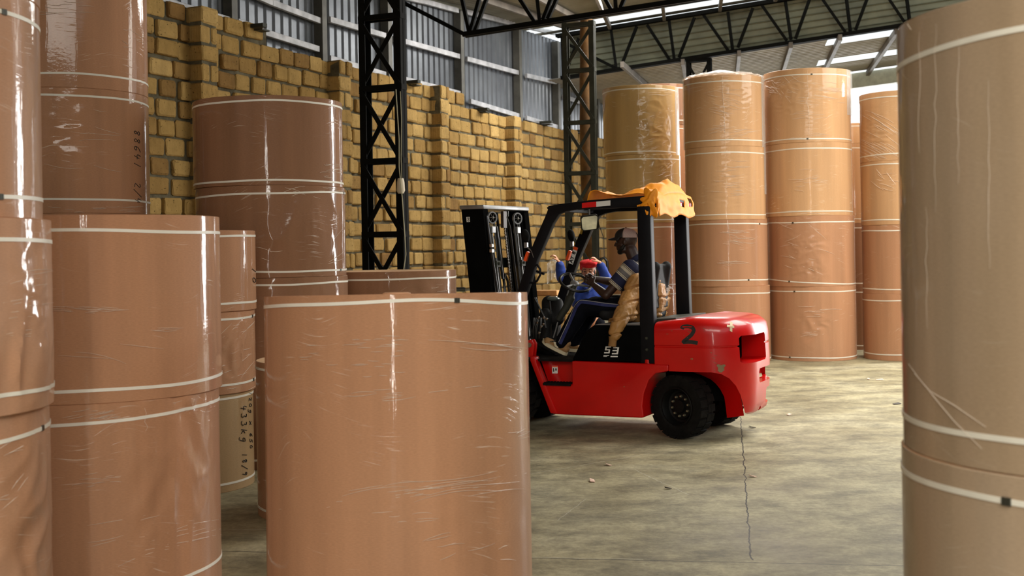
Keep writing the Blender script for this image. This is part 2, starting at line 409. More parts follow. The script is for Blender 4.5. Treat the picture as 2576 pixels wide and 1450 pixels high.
def organic(mb, name, mat, parent=None, voxel=.006, it=6, disp=None):
    """weld overlapping rounded shapes into one continuous skin"""
    me = bpy.data.meshes.new(name); me.from_pydata(mb.v, [], mb.f)
    bm = bmesh.new(); bm.from_mesh(me); bmesh.ops.recalc_face_normals(bm, faces=bm.faces[:]); bm.to_mesh(me); bm.free()
    o = bpy.data.objects.new(name, me); col.objects.link(o)
    r = o.modifiers.new('r', 'REMESH'); r.mode = 'VOXEL'; r.voxel_size = voxel
    if it:
        sm = o.modifiers.new('s', 'SMOOTH'); sm.factor = .5; sm.iterations = it
    bake(o); me = o.data
    if not me.materials: me.materials.append(mat)
    else: me.materials[0] = mat
    if disp:
        ns = [v.normal.copy() for v in me.vertices]
        for v, n in zip(me.vertices, ns): v.co += n * disp(v.co)
        me.update()
    for p in me.polygons: p.use_smooth = True
    if parent: o.parent = parent
    return o
def boolean(o, cutter):
    c = bpy.data.meshes.new('c'); c.from_pydata(cutter.v, [], cutter.f)
    bm = bmesh.new(); bm.from_mesh(c); bmesh.ops.recalc_face_normals(bm, faces=bm.faces[:]); bm.to_mesh(c); bm.free()
    co = bpy.data.objects.new('c', c); col.objects.link(co)
    md = o.modifiers.new('x', 'BOOLEAN'); md.operation = 'DIFFERENCE'; md.object = co; md.solver = 'EXACT'
    bake(o); bpy.data.objects.remove(co); bpy.data.meshes.remove(c)
def empty(name, loc=(0, 0, 0), rz=0):
    e = bpy.data.objects.new(name, None); col.objects.link(e); e.location = loc; e.rotation_euler = (0, 0, rz); e.empty_display_size = .1
    return e
def tag(o, label, cat, group=None, kind=None):
    o['label'] = label; o['category'] = cat
    if group: o['group'] = group
    if kind: o['kind'] = kind
    return o
def struct(o): o['kind'] = 'structure'; return o
def text_mesh(txt, size, shear=0, extrude=0, bold=0):
    cu = bpy.data.curves.new('t', 'FONT'); cu.body = txt; cu.size = size; cu.shear = shear; cu.align_x = 'CENTER'; cu.align_y = 'CENTER'; cu.offset = bold
    o = bpy.data.objects.new('t', cu); col.objects.link(o)
    dg = bpy.context.evaluated_depsgraph_get(); dg.update()
    me = bpy.data.meshes.new_from_object(o.evaluated_get(dg)); bpy.data.objects.remove(o)
    v = [tuple(x.co) for x in me.vertices]; f = [tuple(p.vertices) for p in me.polygons]; bpy.data.meshes.remove(me)
    return v, f
# ------------------------------------------------------------------ shell: floor, block wall, sheets, roof
fl = MB(); fl.add([(-16, -8, 0), (18, -8, 0), (18, 42, 0), (-16, 42, 0)], [(0, 1, 2, 3)])
struct(fl.build('floor', M['floor'], smooth=False))
def wp(t, n, z): return W0 + WD * t + ND * n + Vector((0, 0, z))
CP_ = .24
def top_rows(t): return 20 if t < 1.44 else (19 if t < 7.67 else 18)
PIL = [-3.5, -0.27, 2.95, 6.23, 9.41, 12.62, 15.8, 19.0]
rb = random.Random(3)
bv, bf, tone = [], [], []
def block(t0, t1, z0, z1, n0, n1):
    j = lambda a: rb.uniform(-a, a)
    o = len(bv); i = .016; tn = min(1, max(0, rb.gauss(.5, .22)))
    def ring(n, ins, a):
        for (t, z, st, sz) in ((t0, z0, 1, 1), (t1, z0, -1, 1), (t1, z1, -1, -1), (t0, z1, 1, -1)):
            # two verts per corner so the block corner is chamfered
            bv.append(tuple(wp(t + st * (ins + .022) + j(a), n, z + sz * ins + j(a))))
            bv.append(tuple(wp(t + st * ins + j(a), n, z + sz * (ins + .022) + j(a))))
    ring(n0, 0, .0); ring(n1 - .014, .002, .008); ring(n1 + j(.006), i + rb.uniform(0, .008), .010)
    order = [1, 0, 2, 3, 5, 4, 6, 7]   # corner verts in outline order
    order = [0, 3 - 1, 3, 5, 4, 6, 7, 1]
    for k in range(2):
        a, b2 = o + 8 * k, o + 8 * (k + 1)
        for q in range(8):
            p1, p2 = order[q], order[(q + 1) % 8]
            bf.append((a + p1, a + p2, b2 + p2, b2 + p1))
    bf.append(tuple(o + 16 + q for q in order)); tone.extend([tn] * 17)
for r in range(20):
    z0 = r * CP_ - .01
    t = -12.0 + (r % 2) * .19 + rb.uniform(-.05, .05)
    while t < 24:
        L_ = rb.uniform(.29, .42); gap = rb.uniform(.018, .06)
        if r < top_rows(t + L_ / 2) :
            dz = rb.uniform(-.008, .008)
            block(t, t + L_, z0 + rb.uniform(.010, .026) + dz, z0 + CP_ - rb.uniform(.008, .024) + dz, -.02, rb.uniform(.032, .075))
        t += L_ + gap
for p in PIL:
    for r in range(top_rows(p)):
        z0 = r * CP_ - .01; o_ = rb.uniform(-.02, .02)
        za, zb = z0 + rb.uniform(.010, .02), z0 + CP_ - rb.uniform(.010, .02)
        if r % 2: block(p + o_, p + .34 + o_, za, zb, 0, .25 + rb.uniform(-.015, .015))
        else:
            c_ = rb.uniform(.14, .22)
            block(p + o_, p + c_ + o_, za, zb, 0, .25 + rb.uniform(-.015, .015)); block(p + c_ + .02 + o_, p + .34 + o_, za, zb, 0, .25 + rb.uniform(-.015, .015))
me = bpy.data.meshes.new('wall_left'); me.from_pydata(bv, [], bf)
ncount = len(bv); at = me.attributes.new('tone', 'FLOAT', 'POINT')
blocks_per = 24
tv = []
for tn in [tone[i] for i in range(0, len(tone), 17)]: tv += [tn] * blocks_per
at.data.foreach_set('value', tv[:ncount])
bm = bmesh.new(); bm.from_mesh(me); bmesh.ops.recalc_face_normals(bm, faces=bm.faces[:]); bm.to_mesh(me); bm.free()
wl = link('wall_left', me, M['block'], smooth=False); struct(wl)
mo = MB()
for t0, t1, rr in ((-26, 1.44, 20), (1.44, 7.67, 19), (7.67, 24, 18)):
    zt = rr * CP_ - .035
    mo.add([wp(t0, .012, 0), wp(t1, .012, 0), wp(t1, .012, zt), wp(t0, .012, zt), wp(t0, -.2, 0), wp(t1, -.2, 0), wp(t1, -.2, zt), wp(t0, -.2, zt)],
           [(0, 1, 2, 3), (3, 2, 6, 7), (4, 7, 6, 5), (0, 3, 7, 4), (1, 5, 6, 2)])
for p in PIL:
    zt = top_rows(p) * CP_ - .04
    mo.add([wp(p + .02, 0, 0), wp(p + .32, 0, 0), wp(p + .32, .225, 0), wp(p + .02, .225, 0), wp(p + .02, 0, zt), wp(p + .32, 0, zt), wp(p + .32, .225, zt), wp(p + .02, .225, zt)],
           [(3, 2, 6, 7), (0, 3, 7, 4), (1, 5, 6, 2), (4, 7, 6, 5)])
mj = mo.build('mortar_joints', M['mortar'], wl, smooth=False)

# roof planes
c3 = Vector((3.87, 25.08, 0)); c2 = Vector((1.069, 18.72, 0)); c1 = Vector((-1.354, 13.2, 0))
RA = onpl(1400, 90, c3, WD); RB = onpl(1960, 0, c3, WD)
E1 = onpl(1100, 5, W0, ND)
RN = (RB - RA).cross(E1 - RA).normalized()
if RN.z < 0: RN = -RN
E_CH = (RB - RA).normalized()                      # up the slope, along the trusses
E_W = (WD - RN * WD.dot(RN)).normalized()          # along the purlins
RO = RA - E_CH * 0 
def rp(q, s, h=0): return RA + E_CH * q + E_W * s + RN * h
T1S = -(c3 - c2).dot(WD)                           # truss 1 sits at s = T1S
def ribbed(q0, q1, s0, s1, mk, pitch, amp, axis_s=True, nseg=6):
    mb = MB(); n = int((s1 - s0) / pitch * nseg); vs = []
    for i in range(n + 1):
        s = s0 + (s1 - s0) * i / n; h = amp * math.sin(2 * PI * s / pitch)
        vs += [mk(q0, s, h), mk(q1, s, h)]
    mb.add(vs, [(2 * i, 2 * i + 1, 2 * i + 3, 2 * i + 2) for i in range(n)])
    return mb
rq = lambda q, s, h: rp(q, s, h + .09)
roof = ribbed(-.55, 14, -31, -1.55, rq, .15, .013)
struct(roof.build('ceiling', M['roofsheet']))
# sheets with daylight slits beside the translucent strip
m2 = MB()
sl = [(-1.55, -1.36), (-1.30, -1.16), (-1.11, -.99), (-.95, -.86), (-.83, -.74), (-.12, .16)]
for a, b in sl:
    for k in range(4):
        s0_, s1_ = a + (b - a) * k / 4, a + (b - a) * (k + 1) / 4
        h0, h1 = .02 * math.sin(PI * k / 4 * 2), .02 * math.sin(PI * (k + 1) / 4 * 2)
        m2.add([rq(-.55, s0_, h0), rq(14, s0_, h0), rq(14, s1_, h1), rq(-.55, s1_, h1)], [(0, 1, 2, 3)])
struct(m2.build('ceiling_slit_sheets', M['roofsheet'])).name = 'ceiling.001'
ms = MB(); ms.add([rq(-.5, -1.5, .04), rq(13, -1.5, .04), rq(13, -.12, .04), rq(-.5, -.12, .04)], [(0, 1, 2, 3)])
struct(ms.build('window_1', M['skylight'], smooth=False))

# upper wall of corrugated sheet
def roof_z(p):  # height of the near roof over a ground point
    return RA.z - (RN.x * (p.x - RA.x) + RN.y * (p.y - RA.y)) / RN.z
ws = MB(); vs = []; t = -26.0; prof = [(0, 0), (.125, 0), (.145, -.035), (.185, -.035), (.205, 0)]
ts = []
while t < 13.4:
    for dt, dn in prof[:4]: ts.append((t + dt, dn))
    t += .205
for (t, dn) in ts:
    b0 = wp(t, -.14 + dn, top_rows(t) * CP_ - .5); b1 = wp(t, -.14 + dn, 0); b1.z = roof_z(b1) + .06
    vs += [b0, b1]
ws.add(vs, [(2 * i, 2 * i + 1, 2 * i + 3, 2 * i + 2) for i in range(len(ts) - 1)])
struct(ws.build('wall_left_upper', M['wallsheet'], smooth=False)).name = 'wall_left.001'
ws = MB(); vs = []; ts = []; t = 13.4
while t < 24:
    for dt, dn in prof[:4]: ts.append((t + dt, dn))
    t += .205
for (t, dn) in ts:
    vs += [wp(t, -.14 + dn, top_rows(t) * CP_ - .5), wp(t, -.14 + dn, 5.42)]
ws.add(vs, [(2 * i, 2 * i + 1, 2 * i + 3, 2 * i + 2) for i in range(len(ts) - 1)])
struct(ws.build('wall_left_far', M['wallsheet'], smooth=False)).name = 'wall_left.002'
# posts and girts of the upper wall
for i, t in enumerate([-5.3, -3.0, -1.2, .72, 2.92, 4.90, 7.60, 10.30, 12.42, 15.0, 17.6]):
    mb = MB(); zt = roof_z(wp(t, 0, 0)) - .02 if t < 13 else 5.4
    mb.bar(wp(t, -.05, top_rows(t) * CP_ - .05), wp(t, -.05, zt), .15, .13, WD)
    o = mb.build('trim_%d' % (i + 1), M['post'], smooth=False, bevel=.006); struct(o)
ti = 12
def girt(pts, h=.09):
    global ti
    mb = MB(); a, b = [onpl(x, y, wp(0, -.03, 0), ND) for x, y in pts]
    mb.bar(a, b, .06, h); o = mb.build('trim_%d' % ti, M['girt'], smooth=False, bevel=.006); struct(o); ti += 1
for pts in [((566, -45), (683, 7)), ((683, 7), (807, 54)), ((828, 49), (968, 90)), ((990, 97), (1157, 143)), ((1173, 148), (1309, 185)), ((1323, 190), (1402, 208)),
            ((380, -6), (577, 52)), ((596, 55), (660, 76)), ((660, 80), (800, 124)), ((829, 147), (968, 188)), ((990, 193), (1157, 236)), ((1182, 255), (1309, 293)), ((1323, 297), (1409, 322)), ((1418, 330), (1500, 346)),
            ((1060, 2), (1151, 27)), ((1172, 30), (1309, 64)), ((1320, 66), (1397, 84)), ((930, -30), (1060, 3)),
            ((1416, 243), (1500, 270)), ((1418, 190), (1520, 228))]:
    girt(pts)
# small angle brackets set into the top of the block wall
for k, (x, y) in enumerate([(640, 66), (1032, 207), (1208, 276), (1370, 308), (1452, 330)]):
    q = onpl(x, y, wp(0, .1, 0), ND); mb = MB(); mb.box(q, (.10, .34, .05), (WD, ND, Vector((0, 0, 1)))); mb.box(q + Vector((0, 0, -.04)) + WD * .12, (.18, .2, .02), (WD, ND, Vector((0, 0, 1))))
    tag(mb.build('angle_bracket', M['steel2'], smooth=False), ['dark steel bracket on wall top above the tall double reel stack', 'dark steel bracket on wall top just right of the near lattice column', 'dark steel bracket on wall top between the two lattice columns',
        'dark steel bracket on wall top left of the far lattice column', 'dark steel bracket on wall top seen through the far lattice column'][k], 'bracket', 'steel brackets along the top of the block wall')
# far side shell, out of the frame: right wall, back wall
mb = MB(); mb.add([(11, -8, 0), (11, 16.2, 0), (11, 16.2, 7), (11, -8, 7)], [(0, 1, 2, 3)]); mb.add([(11, 22, 0), (11, 30, 0), (11, 30, 7), (11, 22, 7)], [(0, 1, 2, 3)])
struct(mb.build('wall_right', M['wallsheet'], smooth=False))
mb = MB(); mb.add([(-15, -8, 0), (11, -8, 0), (11, -8, 7), (-15, -8, 7)], [(0, 1, 2, 3)])
struct(mb.build('wall_back', M['wallsheet'], smooth=False))

# purlins under the near roof
def pl_near(a, b, ext0=0, ext1=0):
    p, q = onpl(*a, RA, RN), onpl(*b, RA, RN); d = (q - p).normalized()
    return p - d * ext0, q + d * ext1
for k, (a, b, e0, e1) in enumerate([((1222, 0), (1347, 42), 12, 1.6), ((1365, 0), (1430, 36), 2.2, 2.0), ((1504, 0), (1534, 68), 6, 0), ((1667, 14), (1671, 46), 6, 0), ((1814, 0), (1811, 23), 5, 0), ((1960, -20), (1950, -2), 5, 0)]):
    p, q = pl_near(a, b, e0, e1); mb = MB(); mb.bar(p, q, .065, .11)
    tag(mb.build('roof_purlin', M['purlin'], smooth=False, bevel=.005), 'pale grey roof purlin ' + ['nearest the left wall, sloping under the roof sheets', 'second from the left wall, running under the roof sheets', 'crossing the bright roof strip just right of the far lattice column', 'crossing the bright roof strip above the golden reel stack', 'crossing the bright roof strip above the reel with crumpled film', 'at the right end of the bright roof strip'][k], 'purlin', 'purlins under the near roof')

# ------------------------------------------------------------------ trusses
def truss(c, plane_pts_fn, name, label, cat='truss'): pass
def t_pt(c, x, y): return onpl(x, y, c, WD)
def chord(root, c, a, b, nm='chord', w=.07, h=.075, dd=.05):
    p, q = t_pt(c, *a), t_pt(c, *b); mb = MB()
    for s in (-1, 1): mb.bar(p + WD * (dd * s), q + WD * (dd * s), w * .7, h)
    return mb.build(nm, M['steel'], root, smooth=False)
def web(root, c, a, b, w=.055):
    p, q = t_pt(c, *a), t_pt(c, *b); mb = MB(); mb.bar(p, q, w, w); return mb.build('web_member', M['steel'], root, smooth=False)
t1 = empty('roof_truss', c2); tag(t1, 'black steel roof truss over the far lattice column, cut by the photo top', 'truss', 'lattice roof trusses')
t2 = empty('roof_truss', c3); tag(t2, 'black zigzag roof truss crossing above the tall right-hand reel stacks', 'truss', 'lattice roof trusses')
def px_t(root, c, fn):
    pass
class TR:
    def __init__(s, root, c): s.r, s.c = root, c
    def _l(s, o): o.matrix_parent_inverse = s.r.matrix_basis.inverted(); return o
    def ch(s, a, b, **k): return s._l(chord(s.r, s.c, a, b, **k))
    def wb(s, a, b, **k): return s._l(web(s.r, s.c, a, b, **k))
bpy.context.view_layer.update()
T = TR(t1, c2)
T.ch((1168, 88), (2500, -119), nm='bottom_chord')
T.ch((800, 0), (2500, -262), nm='top_chord')
T.ch((1168, 86), (990, -6), nm='end_diagonal', w=.06, h=.06, dd=.02)
T.wb((990, -6), (900, -50))
for k, (a, b) in enumerate([((1180, 78), (1150, -60)), ((1183, 80), (1225, -72)), ((1195, 78), (1250, -76)), ((1345, 55), (1270, -60)), ((1357, 52), (1343, -78)), ((1366, 50), (1420, -90)), ((1378, 48), (1440, -92)),
             ((1538, 25), (1470, -95)), ((1549, 22), (1541, -110)), ((1561, 20), (1620, -120)), ((1730, -5), (1660, -120)), ((1741, -8), (1735, -140))]):
    T.wb(a, b)
T = TR(t2, c3)
T.ch((1413, 197), (2560, 20), nm='bottom_chord')
T.ch((1400, 91), (1560, 66), nm='top_chord'); T.ch((1560, 66), (2560, -98), nm='top_chord')
T.ch((1430, 112), (1550, 172), nm='end_diagonal', w=.06, h=.06, dd=.02)
for a, b in [((1537, 74), (1550, 170)), ((1602, 66), (1562, 168)), ((1628, 63), (1684, 150)), ((1683, 52), (1696, 148)), ((1747, 44), (1708, 145)), ((1770, 38), (1831, 126)), ((1831, 30), (1843, 124)), ((1894, 20), (1856, 120)),
             ((1917, 14), (1979, 102)), ((1976, 5), (1990, 100)), ((2038, -6), (2001, 98)), ((2062, -12), (2126, 80)), ((2127, -22), (2139, 78)), ((2192, -32), (2152, 76)), ((2214, -36), (2275, 55)), ((2276, -45), (2288, 52)),
             ((1422, 184), (1456, 96)), ((1416, 192), (1413, 92))]:
    T.wb(a, b)

# board cladding standing behind the far truss
cb = c3 + WD * .16
cl = MB(); nb = 7
def cpt(x, f_):   # f 0 bottom 1 top
    a = onpl(x, 193 - (x - 1440) * .152, cb, WD); b = onpl(x, 88 - (x - 1400) * .158, cb, WD)
    return a.lerp(b, f_)
for k in range(nb):
    f0, f1 = k / nb, (k + 1) / nb
    for xa, xb in ((1416, 1980), (1980, 2640)):
        pts = [cpt(xa, f0), cpt(xb, f0), cpt(xb, f0 + .02), cpt(xa, f0 + .02), cpt(xa, f1 - .02), cpt(xb, f1 - .02), cpt(xb, f1), cpt(xa, f1)]
        off = [WD * 0, WD * 0, WD * .03, WD * .03, WD * .03, WD * .03, WD * 0, WD * 0]
        cl.add([p + o for p, o in zip(pts, off)], [(0, 1, 2, 3), (3, 2, 5, 4), (4, 5, 6, 7)])
struct(cl.build('wall_gable_cladding', M['board'], smooth=False)).name = 'wall_far'

# lower roof beyond the cladding
FA = onpl(1505, 184, c3, WD); FB = onpl(2257, 70, c3, WD); d2 = ray(1805, 750).normalized(); EC = (FB - FA).normalized()
FN = EC.cross(d2).normalized()
if FN.z < 0: FN = -FN
ED = FN.cross(EC).normalized()
if ED.y < 0: ED = -ED
k_ = d2.dot(EC); DD = d2
def fp(q, s, h): return FA + EC * q + DD * s + FN * h
def fstrip(q0, q1, s0, s1, mat, nm, pitch=.17):
    mb = ribbed(q0, q1, s0, s1, lambda q, s, h: fp(q - s * k_ * 0, s, h + .02), pitch, .013)
    o = mb.build(nm, mat); struct(o); return o
fstrip(-3.0, 9.5, -.03, 0.05, M['farsheet'], 'ceiling.002')
fstrip(-3.0, 4.78, .05, 4.4, M['farsheet'], 'ceiling.003')
fstrip(4.78, 9.5, .05, .18, M['farsheet'], 'ceiling.004')
fstrip(4.78, 9.5, .80, 2.35, M['farsheet'], 'ceiling.005')
fstrip(4.78, 9.5, 3.1, 4.4, M['farsheet'], 'ceiling.006')
fstrip(-3.0, 9.5, 5.0, 6.6, M['farsheet'], 'ceiling.007')
ms = MB(); ms.add([fp(4.7, .0, .05), fp(9.5, .0, .05), fp(9.5, .85, .05), fp(4.7, .85, .05)], [(0, 1, 2, 3)])
ms.add([fp(4.7, 2.3, .05), fp(9.5, 2.3, .05), fp(9.5, 3.15, .05), fp(4.7, 3.15, .05)], [(0, 1, 2, 3)])
struct(ms.build('window_2', M['skylight'], smooth=False))
gb = MB(); gb.bar(fp(-3, 4.62, -.18), fp(9.5, 4.62, -.18), .3, .34)
tag(gb.build('gutter_beam', simple('pale_green_beam', (.62, .66, .55), .5, var=.15), smooth=False, bevel=.01), 'pale green horizontal beam at the end of the lower roof, upper right', 'beam')
gl = ['leftmost, pale and diagonal above the golden reel stack', 'just left of the short far column top', 'above the stack with crumpled film on top', 'between the second and third tall reel stacks', 'above the tallest reel stack', 'crossing the two far skylights']
for k, (a, b) in enumerate([((1570, 160), (1626, 210)), ((1718, 154), (1727, 202)), ((1858, 133), (1853, 180)), ((1987, 112), (1967, 177)), ((2110, 93), (2075, 167)), ((2250, 78), (2166, 202))]):
    p, q = onpl(*a, FA, FN), onpl(*b, FA, FN); d = (q - p).normalized(); mb = MB(); p = p - d * .25; q = p + d * (4.9 if k > 0 else 4.4)
    mb.bar(p - FN * .06, q - FN * .06, .075, .12)
    tag(mb.build('roof_purlin', M['purlin'], smooth=False, bevel=.005), 'brown-grey purlin under the lower far roof, ' + gl[k], 'purlin', 'purlins under the far roof')

# ------------------------------------------------------------------ lattice columns
def lattice(c, h, wch, label, zr, mat, rot=None, x_=True, sx=.25):
    root = empty('lattice_column', c)
    X, Y = ND, WD
    pt = lambda i, j, z: X * (i * wch / 2) + Y * (j * sx / 2) + Vector((0, 0, z))
    for i in (-1, 1):
        for j in (-1, 1):
            mb = MB(); a = .075; p = pt(i, j, 0); q = pt(i, j, h)
            mb.bar(p - X * (i * a / 2), q - X * (i * a / 2), a, .012, X if False else Y)
            mb.bar(p - Y * (j * a / 2), q - Y * (j * a / 2), .012, a, Y)
            mb.build('corner_angle', mat, root, smooth=False)
    zs = zr; u = Vector((0, 0, 1))
    for j in (-1, 1):
        for z in zs:
            mb = MB(); mb.bar(pt(-1, j, z), pt(1, j, z), .02, .06, u); mb.build('cross_bar', mat, root, smooth=False)
        for a, b in zip(zs[:-1], zs[1:]):
            if b - a < .3: continue
            for s in ((-1, 1) if j < 0 else ()):
                mb = MB(); mb.bar(pt(-s * .92, j, a + .03) + Y * (.015 * s), pt(s * .92, j, b - .03) + Y * (.015 * s), .015, .05, u); mb.build('diagonal_brace', mat, root, smooth=False)
    for i in (-1, 1):
        for z in zs:
            mb = MB(); mb.bar(pt(i, -1, z), pt(i, 1, z), .02, .06, u); mb.build('side_bar', mat, root, smooth=False)
    return tag(root, label, 'column', 'lattice steel columns')
def zat(c, y, x): return onpl(x, y, c, WD).z
z1 = sorted([zat(c1, y, 970) for y in (44, 222, 406, 590)]); st = z1[1] - z1[0]
zz = z1 + [z1[-1] + st]; zz = [z1[0] - st, z1[0] - 2 * st + .05] + zz; zz = sorted([z for z in zz if z > 0.05])
lattice(c1, 5.2, .50, 'near black lattice steel column in front of the block wall', zz, M['steel'], sx=.12)
z2 = sorted([zat(c2, y, 1465) for y in (62, 177, 308, 436)]); st = z2[1] - z2[0]
zz = [z2[0] - k * st for k in (3, 2, 1) if z2[0] - k * st > .05] + z2
lattice(c2, 5.12, .50, 'dark green-black lattice steel column in front of the round wooden pole', zz, M['steel2'], sx=.10)
z3 = [zat(c3, y, 1766) for y in (148, )][0]; st = .92
lattice(c3, z3, .50, 'short visible top of a far lattice column behind the crumpled-film reel stack', [z3 - k * st for k in (5, 4, 3, 2, 1)] + [z3 - .03], M['steel'], sx=.12)
# round wooden pole behind the second column
pp = Vector((1.30, 20.6, 0)); pts = [pp + Vector((.015 * math.sin(z * 1.3), 0, z)) for z in np.linspace(0, 5.5, 24)]
mb = MB(); mb.tube(pts, [.135 - .002 * z for z in range(24)] and [.14 - .03 * i / 23 + .004 * math.sin(i * 2.1) for i in range(24)], 20)
tag(mb.build('wooden_pole', simple('bark_pole', (.15, .075, .022), .8, var=.5, vs=5, bump=.5, bs=14)), 'rough round wooden pole rising behind the far lattice column', 'pole')
# wire and lamp holder tied to the near column
cx = lambda x, y, d=12.9: P(x, y, d)
mb = MB(); mb.tube([cx(996, 225), cx(1000, 290), cx(1004, 350), cx(1004, 420), cx(1012, 500), cx(1018, 590), cx(1021, 640), cx(1014, 690)], .006, 6)
mb.tube([cx(1007, 230), cx(1010, 300), cx(1009, 400), cx(1011, 450)], .004, 6)
wr_ = mb.build('hanging_wire', simple('pale_wire', (.45, .42, .28), .5)); tag(wr_, 'thin pale electric wire hanging down the near lattice column', 'wire')
mb = MB(); mb.lathe([(.0, .08), (.03, .08), (.04, .04), (.045, -.05), (.03, -.08), (0, -.08)], cx(1008, 468, 13.0), n=16)
tag(mb.build('lamp_holder', simple('cream_plastic', (.6, .52, .38), .5)), 'small cream plastic lamp holder tied to the near lattice column', 'lamp holder')
# ------------------------------------------------------------------ paper reels
def azim(x, y): d = ray(x, y); return math.atan2(d.x, d.y)
def z_at(x, y, dist):
    d = ray(x, y); h = math.hypot(d.x, d.y); return CAMZ + d.z / h * dist
GR = 'wrapped kraft paper reels stacked on end'
def ridge(p): return 1 - abs(noise.noise(p)) * 2
def make_reel(cx_, cy_, r, z0, z1, key, label, straps=(.07, .07), wr=(), near=False, clip=None, rot=0, tilt=0, tilts=(0, 0), bump_w=None, name='paper_reel', jit=0.0):
    root = empty(name, (cx_, cy_, z0)); H = z1 - z0
    facing = math.atan2(-cy_, -cx_)          # direction of the camera
    n = 220 if (near or wr) else 96; nv = 90 if wr else (24 if near else 6)
    rs = random.Random(int(abs(cx_) * 100 + z0 * 37))
    vs, fs, uvs = [], [], []
    ph = [rs.uniform(0, 6) for _ in range(3)]
    def rad(th, z):
        d = .0015 * math.sin(3 * th + ph[0]) + .001 * math.sin(7 * th + ph[1])
        rel = (th - facing + PI) % (2 * PI) - PI   # + = to the right as seen from the camera
        for (ac, zc, da, dz, amp, sx, sz, shear) in wr:
            e = math.exp(-((rel - ac) / da) ** 2 - ((z / H - zc) / dz) ** 2)
            if e > .02:
                u = rel * r
                q = Vector((u * sx + shear * z * sz, z * sz - shear * u * sx, ph[2] + amp * 100))
                w1 = noise.noise(q * .5) * .8
                v_ = ridge(q + Vector((w1, w1, 0))) * .65 + ridge(q * 2.3 + Vector((3, w1, 0))) * .14
                d += amp * e * (v_ - .1)
        return r + d
    th0 = facing + PI
    bev = .003
    rings = [(bev, 0.0)] + [(0.0, bev + (H - 2 * bev) * i / nv) for i in range(nv + 1)] + [(bev, H)]
    for (ins, z) in rings:
        for k in range(n + 1):
            th = th0 + 2 * PI * k / n
            R_ = rad(th, z) - ins
            vs.append((R_ * math.cos(th), R_ * math.sin(th), z)); uvs.append((r * 2 * PI * k / n, z))
    m = len(rings)
    for i in range(m - 1):
        for k in range(n):
            a = i * (n + 1) + k
            fs.append((a, a + 1, a + n + 2, a + n + 1))
    me = bpy.data.meshes.new('paper_roll'); me.from_pydata(vs, [], fs)
    uvl = me.uv_layers.new(name='uv'); li = 0
    for f_ in fs:
        for i_ in f_: uvl.data[li].uv = uvs[i_]; li += 1
    body = link('paper_roll', me, K[key], root, True, 0, 30)
    # end discs with the core
    for zz, s in ((H, 1), (0, -1)):
        mb = MB(); mb.lathe([(r - bev - .0005, zz), (r * .6, zz - s * .001), (.075, zz - s * .001), (.07, zz - s * .004), (.07, zz - s * .03), (0, zz - s * .03)], (0, 0, 0), n=96); mb.build('paper_end', M['paper_end'], root)
    pz = H + .010 if tilt else H - .003; mb = MB(); mb.lathe([(.068, H - .03), (.068, pz - .004), (.055, pz), (.03, pz), (.028, pz - .02), (0, pz - .02)], (0, 0, 0), n=32); mb.build('core_plug', M['core'], root)
    for si, zs in enumerate(straps):
        if zs is None: continue
        z_ = zs if si == 0 else H - zs
        sw = .0075; st = MB(); sv, sf = [], []
        ns = n; tl = tilts[si]
        for k in range(ns):
            th = th0 + 2 * PI * k / ns; rel = (th - facing + PI) % (2 * PI) - PI
            dz = tl * math.sin(rel) * r + .004 * math.sin(2 * th + ph[1]) + .002 * math.sin(5 * th + ph[0])
            if bump_w and si == 1: dz += bump_w(rel)
            for (dr, hz) in ((.0, -sw), (.0025, -sw), (.0025, sw), (.0, sw)):
                R_ = rad(th, min(max(z_ + dz, 0), H)) + dr
                sv.append((R_ * math.cos(th), R_ * math.sin(th), z_ + dz + hz))
        for k in range(ns):
            a, b = 4 * k, 4 * ((k + 1) % ns)
            for q in range(4): sf.append((a + q, b + q, b + (q + 1) % 4, a + (q + 1) % 4))
        st.add(sv, sf); so = st.build('strap', M['strap'], root)
        if clip and si in clip:
            rel = clip[si]; th = facing + rel; k = round(((th - th0) / (2 * PI)) % 1 * ns) % ns
            c_ = (Vector(sv[4 * k + 1]) + Vector(sv[4 * k + 2])) / 2
            rd = Vector((math.cos(th), math.sin(th), 0)); tg = Vector((-math.sin(th), math.cos(th), 0))
            cb_ = MB()
            for dx in (-.009, 0, .009): cb_.box(c_ + tg * dx + rd * .001, (.005, .007, .021), (rd, tg, Vector((0, 0, 1))))
            cb_.box(c_, (.003, .026, .017), (rd, tg, Vector((0, 0, 1))))
            cb_.build('strap_clip', M['clip'], so, smooth=False)
    if tilt: root.rotation_euler = (tilt, 0, 0); root.location.z += abs(tilt) * r
    tag(root, label, 'paper reel', GR)
    return root, facing, r, H
def stack(d, r, ctr, joints, keys, labels, opts=None, floor=True, rlist=None, shifts=None):
    """ctr: pixel x of the axis at mid height; joints: pixel rows (near rim) from top to bottom"""
    out = []; opts = opts or {}
    n = len(joints) - 1
    for i in range(n):
        ri = rlist[i] if rlist else r
        ym = (joints[i] + joints[i + 1]) / 2
        xm = ctr[i] if isinstance(ctr, list) else ctr
        yc = min(max(ym, 0), 1450)
        if isinstance(xm, tuple):          # one visible edge measured: ('R', x) right edge, ('L', x) left edge
            a = azim(xm[1], yc) + (-1 if xm[0] == 'R' else 1) * math.asin(ri / d); xm = CX + FPX * math.tan(a)
        else: a = azim(xm, yc)
        cx_, cy_ = d * math.sin(a), d * math.cos(a)
        zt = z_at(xm, joints[i], d - ri); zb = 0 if (i == n - 1 and floor) else z_at(xm, joints[i + 1], d - (rlist[i + 1] if rlist else r))
        if keys[i] is None: continue
        out.append(make_reel(cx_, cy_, ri, zb + (0.001 if zb else 0), zt, keys[i], labels[i], **opts.get(i, {})))
    return out
